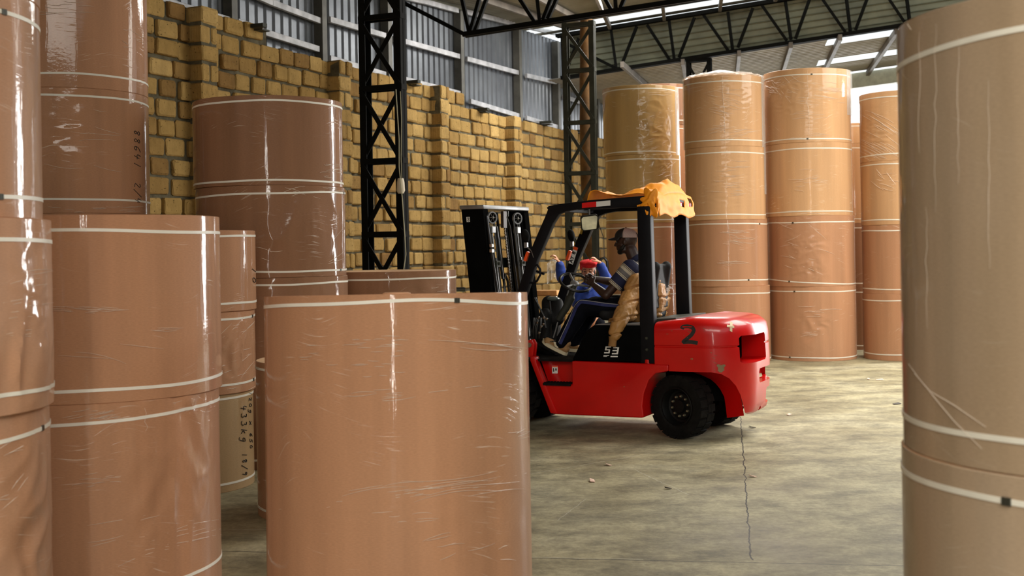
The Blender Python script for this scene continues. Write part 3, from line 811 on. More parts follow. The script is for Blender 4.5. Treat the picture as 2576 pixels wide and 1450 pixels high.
GL = {'8': [[(.5, .55), (.15, .75), (.5, 1), (.85, .8), (.2, .3), (.5, 0), (.8, .25), (.5, .55)]], '6': [[(.8, 1), (.3, .7), (.15, .3), (.4, 0), (.75, .15), (.7, .45), (.2, .35)]], '4': [[(.3, 1), (.1, .4), (.85, .45)], [(.65, .8), (.5, 0)]],
      '1': [[(.6, 1), (.45, 0)]], '/': [[(.9, 1.1), (.1, -.2)]], '2': [[(.15, .8), (.5, 1), (.8, .75), (.1, .02), (.85, .0)]], '0': [[(.5, 1), (.15, .6), (.3, .05), (.7, .1), (.8, .65), (.5, 1)]], '3': [[(.2, .95), (.7, .95), (.4, .55), (.8, .35), (.5, 0), (.1, .1)]],
      '5': [[(.85, 1), (.3, .95), (.25, .55), (.75, .45), (.6, .02), (.1, .05)]], '9': [[(.8, .8), (.4, 1), (.2, .7), (.6, .55), (.8, .85), (.6, 0)]], 'g': [[(.8, .6), (.3, .6), (.25, .2), (.75, .25), (.8, .6), (.6, -.4), (.15, -.3)]],
      'k': [[(.3, 1), (.2, 0)], [(.75, .6), (.25, .3), (.8, 0)]], 'x': [[(.15, .6), (.8, 0)], [(.8, .6), (.1, 0)]], ' ': []}
def hand(reel, lines, size, rel, zc, spin=-PI / 2):
    """marker handwriting laid on the curved side; each line of writing is a part"""
    root, facing, r, H = reel; rj = random.Random(8)
    for txt, du, dz, sz in lines:
        mb = MB(); x0 = -len(txt) * sz * .36
        for chh in txt:
            for st in GL[chh]:
                pts = [(x0 + (px_ + .22 * py_) * sz * .62 + rj.uniform(-.02, .02) * sz, (py_ - .5) * sz * (1 + rj.uniform(-.05, .05))) for px_, py_ in st]
                vs = []
                for x, y in pts:
                    X = x * math.cos(spin) - y * math.sin(spin) + du; Z = x * math.sin(spin) + y * math.cos(spin) + dz
                    th = facing + rel + X / r; vs.append(Vector(((r + .0035) * math.cos(th), (r + .0035) * math.sin(th), zc + Z)))
                sm = [vs[0]]
                for a_, b_ in zip(vs[:-1], vs[1:]): sm += [a_.lerp(b_, .33), a_.lerp(b_, .67), b_]
                for _ in range(2): sm = [sm[0]] + [(sm[i - 1] + sm[i] * 2 + sm[i + 1]) / 4 for i in range(1, len(sm) - 1)] + [sm[-1]]
                mb.tube(sm, .0026, 5)
            x0 += sz * .72
        o = mb.build('handwriting', M['ink'], root, smooth=False); o['label'] = 'black handwritten marker numbers'
# A0: nearest stack at the left edge
A0 = stack(5.3, .62, [('R', 102), ('R', 104), ('R', 135), ('R', 131)], [-545, -75, 545, 1085, 1800], ['rose', 'rose', 'rose', 'rose'],
  ['pinkish kraft reel at the top left corner, topmost of the leftmost stack',
   'shiny pinkish reel at the left edge resting on the wider wrinkled one',
   'wider wrinkled reel at the left edge with deep diagonal folds',
   'bottom kraft reel of the leftmost stack with torn film tufts, lower left corner'],
  {0: dict(near=True), 1: dict(near=True, straps=(.065, .07), clip={0: .75, 1: .80}, tilts=(.02, -.03)),
   2: dict(straps=(.07, .085), wr=[(.95, .25, .35, .22, .035, 7, 5, .5), (.9, .7, .5, .3, .006, 9, 14, .1)]),
   3: dict(straps=(.07, .12), clip={1: 1.15}, tilts=(0, .06), wr=[(1.0, .45, .5, .5, .02, 6, 6, -.4)])}, rlist=[.60, .60, .645, .635])
# A2: stack behind
A2 = stack(10.2, .62, [('R', 370), ('R', 376), ('R', 381), ('R', 384)], [-96, 220, 537, 850, 1150], ['brown', 'brown', 'brown', 'brown'],
  ['kraft reel behind the left-edge stack, cut off by the top of the photo', 'glossy reel with marker numbers down its right side, behind the front-left pair',
   'kraft reel hidden low behind the big front-left reel', 'lowest kraft reel hidden behind the big front-left reel'],
  {0: dict(straps=(.10, .07), near=True), 1: dict(straps=(.10, .06), near=True, wr=[(-.05, .6, .45, .28, .009, 5, 9, .2)])})
hand(A2[1], [('88641', 0, .0, .085), ('2/4', .0, -.34, .08)], .12, .96, .50)
# A1: front-left pair
A1 = stack(6.64, .62, [('R', 555), ('R', 556)], [540, 1018, 1510], ['brown', 'brown'],
  ['large smooth kraft reel, upper one of the front-left pair', 'large kraft reel with crumpled film, lower one of the front-left pair'],
  {0: dict(near=True, straps=(.06, .075), tilts=(.015, -.01)), 1: dict(straps=(.10, .085), tilts=(.04, .035), wr=[(.62, .60, .42, .42, .020, 7, 3, .9), (.85, .97, .5, .09, .010, 14, 14, .1)])})
# A3: smaller stack behind the pair
A3 = stack(9.35, .53, [('R', 644), ('R', 642), ('R', 639)], [580, 790, 1003, 1232], ['brown', 'brown', 'tan'],
  ['smaller kraft reel, top of the narrow stack right of the front-left pair', 'smaller kraft reel with ripped wrinkled film, middle of the narrow stack',
   'tan reel with black handwriting on the floor right of the front-left pair'],
  {0: dict(near=True, straps=(.055, .05), tilts=(.0, .02)), 1: dict(straps=(.06, .06), clip={0: 1.25, 1: 1.25}, tilts=(.03, .03), wr=[(.8, .5, .5, .33, .022, 8, 6, .8)]), 2: dict(near=True, straps=(.05, .04), tilts=(.02, .02))})
hand(A3[0], [('10', 0, 0, .10)], .1, 1.28, .25)
hand(A3[2], [('120g x 650', .115, .10, .060), ('433kg', .0, .09, .078), ('18/9', .0, -.20, .062)], .1, 1.0, .37)
# B: four reels against the wall
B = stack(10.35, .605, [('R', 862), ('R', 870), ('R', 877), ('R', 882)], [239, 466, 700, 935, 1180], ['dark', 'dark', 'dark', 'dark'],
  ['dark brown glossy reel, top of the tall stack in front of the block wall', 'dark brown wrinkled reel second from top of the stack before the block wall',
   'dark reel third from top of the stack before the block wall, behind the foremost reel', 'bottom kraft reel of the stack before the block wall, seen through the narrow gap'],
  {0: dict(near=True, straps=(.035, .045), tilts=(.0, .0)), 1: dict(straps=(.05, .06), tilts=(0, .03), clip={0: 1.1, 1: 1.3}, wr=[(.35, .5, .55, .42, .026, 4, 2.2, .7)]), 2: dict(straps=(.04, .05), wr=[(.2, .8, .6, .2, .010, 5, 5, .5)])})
# C: narrow upright reel in the gap
Cc = stack(8.15, .45, [('L', 647)], [917, 1345], ['brown'], ['short kraft reel peeping out on the floor just left of the foremost reel'], {0: dict(near=True, straps=(.06, .04))})
# D: low reel behind the foremost one
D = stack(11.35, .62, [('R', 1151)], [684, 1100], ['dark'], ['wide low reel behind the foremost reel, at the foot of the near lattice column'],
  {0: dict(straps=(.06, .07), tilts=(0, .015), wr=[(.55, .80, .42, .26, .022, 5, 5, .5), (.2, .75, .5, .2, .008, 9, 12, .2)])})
# F: foremost reel
def fb(rel): return .020 * math.exp(-((rel - .15) / .55) ** 2) - .012
F = stack(5.92, .630, [('R', 1334)], [768, 1560], ['brown'], ['foremost big kraft reel in the middle, with a metal strap clip near its top'],
  {0: dict(straps=(.06, .036), clip={1: .42}, tilt=-.037, bump_w=fb, tilts=(0, 0), wr=[(.62, .25, .40, .20, .006, 7, 7, .3), (.0, .35, 1.0, .05, .003, 4, 30, .2)])})
# G: pair at the right edge
G = stack(3.9, .60, [('L', 2264), ('L', 2272)], [-60, 1225, 2150], ['dull', 'dull'],
  ['blurred dull brown reel filling the right edge, upper one', 'blurred dull brown reel at the lower right corner, under the upper one'],
  {0: dict(near=True, straps=(.085, .09), tilts=(0, .05)), 1: dict(near=True, straps=(.08, .07), clip={1: -.45})})
# R: tall stacks behind the fork lift
R1 = stack(19.45, .585, [1611, 1618, 1620, 1624], [213, 388, 561, 730, 905], ['gold', 'gold', 'brown', 'brown'],
  ['golden tan reel with crinkled film, top of the stack right of the wooden pole', 'golden tan reel, second from top of the first tall stack, above the orange tarp',
   'brown reel, third from top of the first tall stack, behind the driver cap', 'bottom reel of the first tall stack, behind the fork lift seat'],
  {0: dict(wr=[(.45, .35, .45, .42, .020, 5, 6, .4)], straps=(.04, .06), near=True), 1: dict(wr=[(.4, .9, .45, .15, .022, 7, 8, .4)], straps=(.05, .07))})
R2 = stack(18.4, .580, [1820, 1824, 1830, 1837], [188, 368, 553, 722, 908], ['orange', 'orange', 'brown', 'brown'],
  ['orange-brown reel with crumpled film heaped on it, top of the second tall stack', 'orange-brown reel, second from top of the second tall stack', 'brown reel, third from top of the second tall stack, above the red counterweight', 'bottom reel of the second tall stack, behind the red counterweight'],
  {0: dict(wr=[(.2, .6, .6, .4, .005, 5, 16, .2)], straps=(.09, .09)), 1: dict(wr=[(.2, .5, .6, .4, .005, 5, 16, .2)], straps=(.07, .09)), 2: dict(straps=(.09, .06), clip={0: .5, 1: .9}), 3: dict(straps=(.05, .10))})
R3 = stack(18.8, .630, [2030, 2034, 2040, 2044], [171, 358, 543, 722, 907], ['orange', 'orange', 'brown', 'brown'],
  ['orange-brown reel with a long film crease, top of the third and tallest stack', 'orange-brown reel, second from top of the third tall stack', 'wrinkled brown reel, third from top of the third tall stack', 'brown reel on the floor right of the counterweight, bottom of the third tall stack'],
  {0: dict(wr=[(-.5, .7, .35, .25, .014, 6, 8, .5), (.1, .6, .5, .3, .004, 5, 20, -.2)], straps=(.05, .09), clip={0: 0, 1: .1}), 1: dict(straps=(.06, .09)), 2: dict(wr=[(-.05, .45, .45, .5, .016, 5, 6, .6)], straps=(.06, .09), clip={0: -.5, 1: -.4}, tilts=(-.06, 0)), 3: dict(wr=[(.1, .45, .4, .3, .012, 6, 7, .3)], straps=(.05, .07), clip={0: -.55, 1: -.4})})
R4 = stack(18.9, .60, [('L', 2162), ('L', 2165), ('L', 2169), ('L', 2171)], [226, 402, 565, 741, 905], ['orange', 'orange', 'brown', 'brown'],
  ['orange reel with diagonal film creases, top of the fourth tall stack', 'orange-brown reel, second from top of the fourth stack beside the blurred reel', 'brown reel, third from top of the fourth stack beside the blurred reel', 'bottom reel of the fourth stack beside the blurred reel'],
  {0: dict(wr=[(-.6, .35, .5, .35, .008, 4, 14, -.7)], straps=(.10, .08), tilts=(.03, 0)), 1: dict(straps=(.07, .05)), 2: dict(straps=(.07, .08)), 3: dict(straps=(.09, .09))})
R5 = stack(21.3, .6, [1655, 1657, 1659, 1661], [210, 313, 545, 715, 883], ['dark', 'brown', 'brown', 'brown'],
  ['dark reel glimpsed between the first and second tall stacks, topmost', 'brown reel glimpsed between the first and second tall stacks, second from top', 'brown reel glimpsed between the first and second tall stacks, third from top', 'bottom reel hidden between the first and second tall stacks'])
R6 = stack(21.0, .6, [1925, 1928, 1931, 1933], [262, 420, 575, 725, 884], ['orange', 'orange', 'brown', 'brown'],
  ['reel glimpsed between the second and third tall stacks, topmost', 'reel glimpsed between the second and third tall stacks, second from top', 'reel glimpsed between the second and third tall stacks, third from top', 'bottom reel glimpsed between the second and third tall stacks'])
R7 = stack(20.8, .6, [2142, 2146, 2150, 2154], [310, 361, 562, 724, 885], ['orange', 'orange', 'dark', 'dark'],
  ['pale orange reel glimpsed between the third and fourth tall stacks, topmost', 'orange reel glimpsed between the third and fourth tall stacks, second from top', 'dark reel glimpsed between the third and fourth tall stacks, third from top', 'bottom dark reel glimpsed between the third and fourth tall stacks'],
  {0: dict(straps=(None, .05))})
# crumpled film heaped on the second stack, and film sheet edges standing off the reels
r0 = R2[0][0]; H0 = R2[0][3]
rf = random.Random(5); mb = MB(); nn_ = 40; vs = []
for i in range(nn_ + 1):
    rr_ = .60 * i / nn_
    for k in range(64):
        th = 2 * PI * k / 64
        z = H0 + .012 + (.10 * (1 - (rr_ / .62) ** 2) * (.75 + .5 * noise.noise(Vector((rr_ * math.cos(th) * 3, rr_ * math.sin(th) * 3, 2)))) + .022 * ridge(Vector((rr_ * math.cos(th) * 9, rr_ * math.sin(th) * 9, 1)))) * (1 if rr_ < .55 else .3)
        vs.append((r0.location.x + rr_ * math.cos(th), r0.location.y + rr_ * math.sin(th), r0.location.z + max(z, H0 + .012)))
mb.add(vs, [(i * 64 + k, i * 64 + (k + 1) % 64, (i + 1) * 64 + (k + 1) % 64, (i + 1) * 64 + k) for i in range(nn_) for k in range(64)])
tag(mb.build('crumpled_film', M['film']), 'crumpled clear plastic film heaped on top of the second tall reel stack', 'plastic film')
for (rl, a0, a1, zlo, zhi) in ((R1[0], 1.15, 1.60, .0, 1.0), (R2[0], 1.2, 1.60, 0, 1.0), (R2[1], 1.3, 1.62, .35, 1.0), (R3[0], 1.1, 1.60, .38, 1.0), (R2[0], -1.66, -1.3, 0, 1)):
    root, fc, r, H = rl; vs = []
    for i in range(7):
        z = H * (zlo + (zhi - zlo) * i / 6)
        for k in range(13):
            rel = a0 + (a1 - a0) * k / 12; th = fc + rel
            off = .004 + .018 * math.sin(max(0, min(1, (abs(rel) - min(abs(a0), abs(a1))) / .6)) * PI / 2) * (1 + .15 * math.sin(i * 1.7))
            vs.append(((r + off) * math.cos(th), (r + off) * math.sin(th), z))
    mb = MB(); mb.add(vs, [(i * 13 + k, i * 13 + k + 1, (i + 1) * 13 + k + 1, (i + 1) * 13 + k) for i in range(6) for k in range(12)])
    mb.build('loose_film', M['film'], root)

# film creases, their glints painted on as thin white strands
M['crease'] = simple('painted_crease_glint', (.80, .68, .56), .3, 0, .4)
rk = random.Random(21)
def cyl_hit(reel, x, y):
    root, fc, r, H = reel; d = ray(x, y); ox, oy = CP.x - root.location.x, CP.y - root.location.y
    a = d.x ** 2 + d.y ** 2; b = 2 * (ox * d.x + oy * d.y); c = ox * ox + oy * oy - (r + .004) ** 2; q = b * b - 4 * a * c
    if q < 0: return None
    t = (-b - math.sqrt(q)) / (2 * a); p = CP + d * t - root.location
    return p if .005 < p.z < H - .005 else None
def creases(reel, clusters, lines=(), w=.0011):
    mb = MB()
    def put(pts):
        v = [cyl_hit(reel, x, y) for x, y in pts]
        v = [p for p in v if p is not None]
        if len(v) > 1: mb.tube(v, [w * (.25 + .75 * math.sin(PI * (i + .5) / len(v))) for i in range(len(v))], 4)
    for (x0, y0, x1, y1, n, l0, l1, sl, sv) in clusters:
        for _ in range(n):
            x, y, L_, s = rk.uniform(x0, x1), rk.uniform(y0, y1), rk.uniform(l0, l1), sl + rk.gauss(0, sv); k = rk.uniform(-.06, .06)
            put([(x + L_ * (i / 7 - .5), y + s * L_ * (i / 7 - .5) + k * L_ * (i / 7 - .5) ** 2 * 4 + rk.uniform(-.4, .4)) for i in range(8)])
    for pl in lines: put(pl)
    if mb.v: mb.build('film_crease_glint', M['crease'], reel[0])['kind'] = 'stuff'
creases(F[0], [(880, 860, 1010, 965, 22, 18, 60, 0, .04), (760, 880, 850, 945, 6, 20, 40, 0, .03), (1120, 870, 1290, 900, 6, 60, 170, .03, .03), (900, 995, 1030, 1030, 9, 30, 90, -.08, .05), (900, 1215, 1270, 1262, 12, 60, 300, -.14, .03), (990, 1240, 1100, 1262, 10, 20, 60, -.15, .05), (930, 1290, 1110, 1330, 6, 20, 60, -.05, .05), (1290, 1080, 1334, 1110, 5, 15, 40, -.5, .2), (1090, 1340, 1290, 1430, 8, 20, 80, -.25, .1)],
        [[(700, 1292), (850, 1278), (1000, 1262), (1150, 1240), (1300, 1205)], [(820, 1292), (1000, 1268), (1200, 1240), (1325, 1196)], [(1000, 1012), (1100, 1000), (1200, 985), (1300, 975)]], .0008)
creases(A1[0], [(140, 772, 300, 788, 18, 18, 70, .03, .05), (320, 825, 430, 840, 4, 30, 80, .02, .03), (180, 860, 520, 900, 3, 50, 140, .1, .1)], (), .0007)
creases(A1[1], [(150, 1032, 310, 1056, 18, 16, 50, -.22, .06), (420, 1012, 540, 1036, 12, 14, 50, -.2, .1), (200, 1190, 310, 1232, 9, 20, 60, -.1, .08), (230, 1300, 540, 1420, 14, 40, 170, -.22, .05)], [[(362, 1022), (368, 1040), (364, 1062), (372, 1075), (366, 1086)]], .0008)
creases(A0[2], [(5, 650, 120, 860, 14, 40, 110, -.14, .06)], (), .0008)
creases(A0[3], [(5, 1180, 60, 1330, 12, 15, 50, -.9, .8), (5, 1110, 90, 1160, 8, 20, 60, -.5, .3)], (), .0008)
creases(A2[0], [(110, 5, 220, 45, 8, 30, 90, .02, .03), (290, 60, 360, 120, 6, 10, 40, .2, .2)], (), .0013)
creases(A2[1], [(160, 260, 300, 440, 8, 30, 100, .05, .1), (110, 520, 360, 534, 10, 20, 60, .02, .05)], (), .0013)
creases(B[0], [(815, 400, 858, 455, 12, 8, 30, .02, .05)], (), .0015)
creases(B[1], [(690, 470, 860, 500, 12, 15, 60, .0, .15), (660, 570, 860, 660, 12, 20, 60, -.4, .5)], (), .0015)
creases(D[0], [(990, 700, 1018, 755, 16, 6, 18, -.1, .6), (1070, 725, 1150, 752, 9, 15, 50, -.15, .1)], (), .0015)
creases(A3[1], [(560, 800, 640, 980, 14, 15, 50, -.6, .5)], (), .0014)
creases(R1[0], [(1612, 285, 1672, 380, 34, 12, 44, -.38, .15), (1640, 225, 1690, 240, 6, 15, 40, -.1, .1)], [[(1605, 216), (1607, 262), (1611, 276), (1606, 292), (1610, 330), (1609, 380)]], .0015)  # the vertical polyline paints the bright reflection down this reel
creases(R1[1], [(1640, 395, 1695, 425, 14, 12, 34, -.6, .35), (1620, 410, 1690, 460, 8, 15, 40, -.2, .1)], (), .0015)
creases(R2[0], [(1795, 225, 1862, 285, 22, 14, 50, .22, .12), (1800, 315, 1890, 352, 16, 16, 60, -.12, .12), (1735, 195, 1800, 230, 6, 20, 50, -.2, .1)], [[(1817, 192), (1819, 250), (1823, 300), (1825, 366)]], .0015)  # centre polyline is a painted reflection streak
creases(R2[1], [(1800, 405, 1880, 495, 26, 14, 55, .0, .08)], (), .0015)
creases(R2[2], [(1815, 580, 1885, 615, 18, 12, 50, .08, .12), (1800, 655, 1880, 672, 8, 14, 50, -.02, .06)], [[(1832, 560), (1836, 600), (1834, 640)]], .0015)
creases(R3[0], [(1935, 190, 2000, 245, 26, 10, 34, .3, .7), (2020, 205, 2120, 262, 22, 20, 90, .10, .06), (2010, 280, 2080, 300, 7, 20, 60, -.2, .1), (1990, 335, 2070, 350, 8, 20, 60, .05, .1)], [[(2031, 176), (2032, 212), (2034, 240), (2029, 256), (2033, 270), (2036, 300), (2035, 336)]], .0015)  # long upright polyline paints the reflection at the reel's middle
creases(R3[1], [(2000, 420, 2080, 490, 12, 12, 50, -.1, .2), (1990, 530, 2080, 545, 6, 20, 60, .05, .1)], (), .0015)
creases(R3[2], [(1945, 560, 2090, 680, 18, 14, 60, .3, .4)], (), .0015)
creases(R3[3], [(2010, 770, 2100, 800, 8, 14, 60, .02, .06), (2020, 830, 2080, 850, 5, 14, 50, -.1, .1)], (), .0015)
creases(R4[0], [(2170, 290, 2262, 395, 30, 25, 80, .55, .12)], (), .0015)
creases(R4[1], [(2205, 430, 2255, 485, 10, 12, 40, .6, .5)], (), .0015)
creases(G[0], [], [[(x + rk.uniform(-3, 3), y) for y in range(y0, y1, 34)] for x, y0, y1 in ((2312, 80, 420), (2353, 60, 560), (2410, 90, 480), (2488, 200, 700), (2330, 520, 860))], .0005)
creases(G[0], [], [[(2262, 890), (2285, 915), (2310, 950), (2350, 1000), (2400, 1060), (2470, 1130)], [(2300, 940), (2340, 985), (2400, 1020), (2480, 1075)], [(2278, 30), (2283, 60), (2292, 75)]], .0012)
# ------------------------------------------------------------------ fork lift (local axes: x forward, y towards the camera side, z up)
from mathutils.bvhtree import BVHTree
PSI = math.radians(26.0)
FO = Vector((1.664, 11.18, 0)); FRZ = PI - PSI
FF = Vector((math.cos(FRZ), math.sin(FRZ), 0)); FL = Vector((-math.sin(PSI), -math.cos(PSI), 0))
def loc3(w): v = w - FO; return Vector((v.dot(FF), v.dot(FL), v.z))
def dirl(v): v = Vector(v); return Vector((v.dot(FF), v.dot(FL), v.z))
def pb(x, y, b): return loc3(onpl(x, y, FO + FL * b, FL))
def pa(x, y, a): return loc3(onpl(x, y, FO + FF * a, FF))
lift = empty('forklift', FO, FRZ)
tag(lift, 'red and black forklift with a hand-painted number 2, standing on the concrete floor', 'forklift')
AX, BX, ZX = Vector((1, 0, 0)), Vector((0, 1, 0)), Vector((0, 0, 1))
def slab(poly, b0, b1): return MB().prism([(a, b0, z) for a, z in poly], (0, b1 - b0, 0))
def bvh(o):
    me = o.data; return BVHTree.FromPolygons([v.co for v in me.vertices], [tuple(p.vertices) for p in me.polygons])
CL = loc3(CP)
def hit(tree, x, y, off=.0015):
    d = dirl(ray(x, y)).normalized(); p, n, i, dd = tree.ray_cast(CL, d)
    return None if p is None else p - d * off
def decal(tree, poly, name, mat, parent, off=.002, nx=6, ny=6):
    """bilinear patch from four photo corners laid on the surface"""
    a, b, c, d = [Vector((x, y, 0)) for x, y in poly]; mb = MB(); vs = []
    for j in range(ny + 1):
        for i in range(nx + 1):
            q = a.lerp(b, i / nx).lerp(d.lerp(c, i / nx), j / ny); h = hit(tree, q.x, q.y, off)
            vs.append(h if h is not None else (vs[-1] if vs else Vector((0, 0, 0))))
    mb.add(vs, [(j * (nx + 1) + i, j * (nx + 1) + i + 1, (j + 1) * (nx + 1) + i + 1, (j + 1) * (nx + 1) + i) for j in range(ny) for i in range(nx)])
    return mb.build(name, mat, parent, smooth=False)
def stroke(tree, pts, wd, name, mat, parent, off=.002):
    pts = [Vector((x, y, 0)) for x, y in pts]; fine = []
    for i in range(len(pts) - 1):
        for k in range(5): fine.append(pts[i].lerp(pts[i + 1], k / 5))
    fine.append(pts[-1])
    for _ in range(2): fine = [fine[0]] + [(fine[i - 1] + fine[i] * 2 + fine[i + 1]) / 4 for i in range(1, len(fine) - 1)] + [fine[-1]]
    vs = []
    for i, p in enumerate(fine):
        d = (fine[min(i + 1, len(fine) - 1)] - fine[max(i - 1, 0)]).normalized(); nrm = Vector((-d.y, d.x, 0)) * wd / 2
        for s in (1, -1):
            h = hit(tree, p.x + nrm.x * s, p.y + nrm.y * s, off); vs.append(h)
    mb = MB(); mb.add(vs, [(2 * i, 2 * i + 1, 2 * i + 3, 2 * i + 2) for i in range(len(fine) - 1)])
    return mb.build(name, mat, parent, smooth=False)
# counterweight: stacked rounded outlines, cut by the wheel arch and the rear slots
lv = [(.215, -.555, .53), (.235, -.575, .56), (.30, -.59, .575), (.50, -.605, .58), (.70, -.605, .58), (.805, -.60, .58), (.811, -.59, .572), (.820, -.59, .572), (.826, -.60, .58), (.92, -.595, .58), (.99, -.58, .578), (1.018, -.555, .568), (1.044, -.525, .548), (1.062, -.475, .51), (1.070, -.395, .44)]
rings = []
for z, r_, h in lv:
    c_ = .40; n = 12; ring = []
    fr = .203
    ring += [(fr, -h), (fr, h)]
    ring += [(r_ + c_ - c_ * math.sin(PI / 2 * k / n), h - c_ + c_ * math.cos(PI / 2 * k / n)) for k in range(n + 1)]
    ring += [(r_ + c_ - c_ * math.cos(PI / 2 * k / n), -h + c_ - c_ * math.sin(PI / 2 * k / n)) for k in range(n + 1)]
    rings.append([Vector((a, b, z - (.045 * max(0, (a + .15) / .35) * max(0, (z - .93) / .14)))) for a, b in ring])
m = len(rings[0]); cwb = MB()
cwb.add([p for r in rings for p in r], [(i * m + k, i * m + (k + 1) % m, (i + 1) * m + (k + 1) % m, (i + 1) * m + k) for i in range(len(rings) - 1) for k in range(m)] + [tuple(range(m))[::-1], tuple((len(rings) - 1) * m + k for k in range(m))])
cw = cwb.build('counterweight', M['red'], None, angle=35)
boolean(cw, slab([(.30, .1), (.30, .655), (.073, .655), (.073, .60), (-.30, .60), (-.38, .585), (-.44, .545), (-.485, .48), (-.512, .40), (-.527, .30), (-.53, .1)], -.7, .7))
def rbox(b0, b1, z0, z1, a0=-.95, a1=-.38, sk=0):
    pts = [(b0, z0 + .02), (b0 + .03, z0), (b1 - .03, z0 + sk), (b1, z0 + .02 + sk), (b1, z1 - .02), (b1 - .02, z1), (b0 + .02, z1), (b0, z1 - .02)]
    return MB().prism([(a0, b, z) for b, z in pts], (a1 - a0, 0, 0))
boolean(cw, rbox(-.10, .43, .665, .905)); boolean(cw, rbox(-.44, .14, .475, .60, a1=-.47)); boolean(cw, rbox(-.46, -.12, .27, .41, a1=-.50))
hb = MB(); hb.tube([(-.9, .03, .225), (-.45, .03, .225)], .035, 16); boolean(cw, hb)
for p in cw.data.polygons: p.use_smooth = True
cw.data.set_sharp_from_angle(angle=math.radians(35))
cw.parent = lift
mb = MB(); mb.box((-.375, .16, .785), (.02, .52, .23)); mb.build('slot_shade_grille', M['black'], lift, smooth=False)  # flat black grille panel, also stands in for the shadow inside the slot
tcw = bvh(cw)
stroke(tcw, [(1715, 828), (1718, 822), (1730, 821), (1742, 824), (1746, 832), (1740, 843), (1728, 853), (1717, 862), (1728, 860.5), (1742, 861), (1755, 864)], 9.5, 'painted_number', M['ink'], lift)
mb = MB()
for poly in ([(1836, 809), (1843, 812), (1842, 836), (1836, 833)], [(1829, 817), (1847, 820), (1847, 826), (1829, 823)]):
    a, b, c, d = [Vector((x, y, 0)) for x, y in poly]; vs = [hit(tcw, *a.lerp(b, i / 5).lerp(d.lerp(c, i / 5), j / 5).xy, .004 if poly[0][1] < 812 else .005) for j in range(6) for i in range(6)]
    mb.add(vs, [(j * 6 + i, j * 6 + i + 1, j * 6 + i + 7, j * 6 + i + 6) for j in range(5) for i in range(5)])
mb.build('tape_cross', simple('cream_tape', (.75, .60, .38), .6), lift, smooth=False)['label'] = 'cream tape cross'
mb = MB()
mb = MB(); rr = random.Random(4)
scuff = simple('bare_metal_scuff', (.20, .13, .06), .6, var=.3)
pts = []
for k in range(26):
    a = 2 * PI * k / 26; r_ = rr.uniform(.72, 1.25); h = hit(tcw, 1814 + 10 * r_ * max(-.8, min(.8, math.cos(a))) * 1.2, 927 + 9 * r_ * max(-.8, min(.8, math.sin(a))) * 1.25, .004)
    pts.append(h)
if all(p is not None for p in pts): mb.add(pts, [tuple(range(26))])
for k in range(60):
    if k < 16: x, y, wx, wy = rr.uniform(1785, 1820), rr.uniform(885, 935), rr.uniform(2, 6), .8
    elif k < 50: x, y, wx, wy = rr.gauss(1846, 5), rr.gauss(1022, 14), rr.uniform(1, 2.6), rr.uniform(1, 3)
    else: x, y, wx, wy = rr.uniform(1660, 1800), rr.uniform(825, 850), rr.uniform(2, 6), 1.0
    q = [hit(tcw, x + i, y + j, .002) for i, j in ((0, 0), (wx, 0), (wx * .8, wy), (.1 * wx, wy * .8))]
    if all(v is not None for v in q) and max((v - q[0]).length for v in q) < .05: mb.add(q, [(0, 1, 2, 3)])
mb.build('paint_scuffs', scuff, lift, smooth=False)
# flared lip of the rear wheel arch
def cwb_(a): s_ = (-.205 - a) / .40; return .58 if s_ <= 0 else .18 + .40 * math.sqrt(max(0, 1 - min(1, s_) ** 2))
oa = [(-.20, .60), (-.30, .60), (-.38, .585), (-.44, .545), (-.485, .48), (-.512, .40), (-.527, .30), (-.535, .217)]
ia = [pb(x, y, .33) for x, y in ((1745, 938), (1764, 944), (1788, 955), (1801, 966), (1812, 980), (1822, 999), (1826, 1026), (1829, 1052))]
mb = MB(); n_ = len(oa); vs = [Vector((a, cwb_(a) - .003, z + .001)) for a, z in oa] + ia + [p + Vector((-.02, 0, .02)) for p in ia]
mb.add(vs, [(i, i + 1, n_ + i + 1, n_ + i) for i in range(n_ - 1)] + [(n_ + i, n_ + i + 1, 2 * n_ + i + 1, 2 * n_ + i) for i in range(n_ - 1)])
mb.build('arch_lip', M['red'], lift, angle=60)
# chassis side body
ch = slab([(1.36, .67), (.21, .658), (.078, .655), (.078, .60), (.20, .577), (.262, .515), (.308, .40), (.325, .285), (.312, .187), (.34, .182), (1.19, .178)], -.58, .58).build('chassis', M['red'], None, smooth=False)
boolean(ch, slab([(1.42, .455), (.99, .455), (.99, .80), (1.42, .80)], .46, .8)); boolean(ch, slab([(1.42, .455), (.99, .455), (.99, .80), (1.42, .80)], -.8, -.46))
md = ch.modifiers.new('b', 'BEVEL'); md.width = .012; md.segments = 3; md.limit_method = 'ANGLE'; bake(ch)
for p in ch.data.polygons: p.use_smooth = True
ch.data.set_sharp_from_angle(angle=math.radians(35)); ch.parent = lift
tch = bvh(ch)
for s in (1, -1):
    slab([(1.40, .70), (1.345, .70), (1.335, .64), (1.135, .185), (1.205, .185), (1.40, .66)], s * .505, s * .592).build('front_fender', M['red'], lift, bevel=.012)
    mb = MB(); mb.box((1.135, s * .535, .452), (.27, .13, .022))
    for k in range(9): mb.box((1.02 + k * .03, s * .535, .466), (.008, .12, .006))
    mb.build('step', M['rubber'], lift, smooth=False)
st = decal(tch, [(1389, 921), (1403, 921), (1403, 940), (1389, 940)], 'warning_sticker', M['white'], lift)
decal(tch, [(1389.3, 921.3), (1402.8, 921.3), (1402.8, 924), (1389.3, 924)], 'sticker_header', M['orange'], st, .004).parent = st
decal(tch, [(1391, 927), (1393, 926), (1394.5, 935), (1391.5, 936)], 'sticker_figure', M['ink'], st, .004); decal(tch, [(1397, 927), (1400, 927), (1400.5, 933), (1396.8, 933)], 'sticker_figure', M['ink'], st, .004)
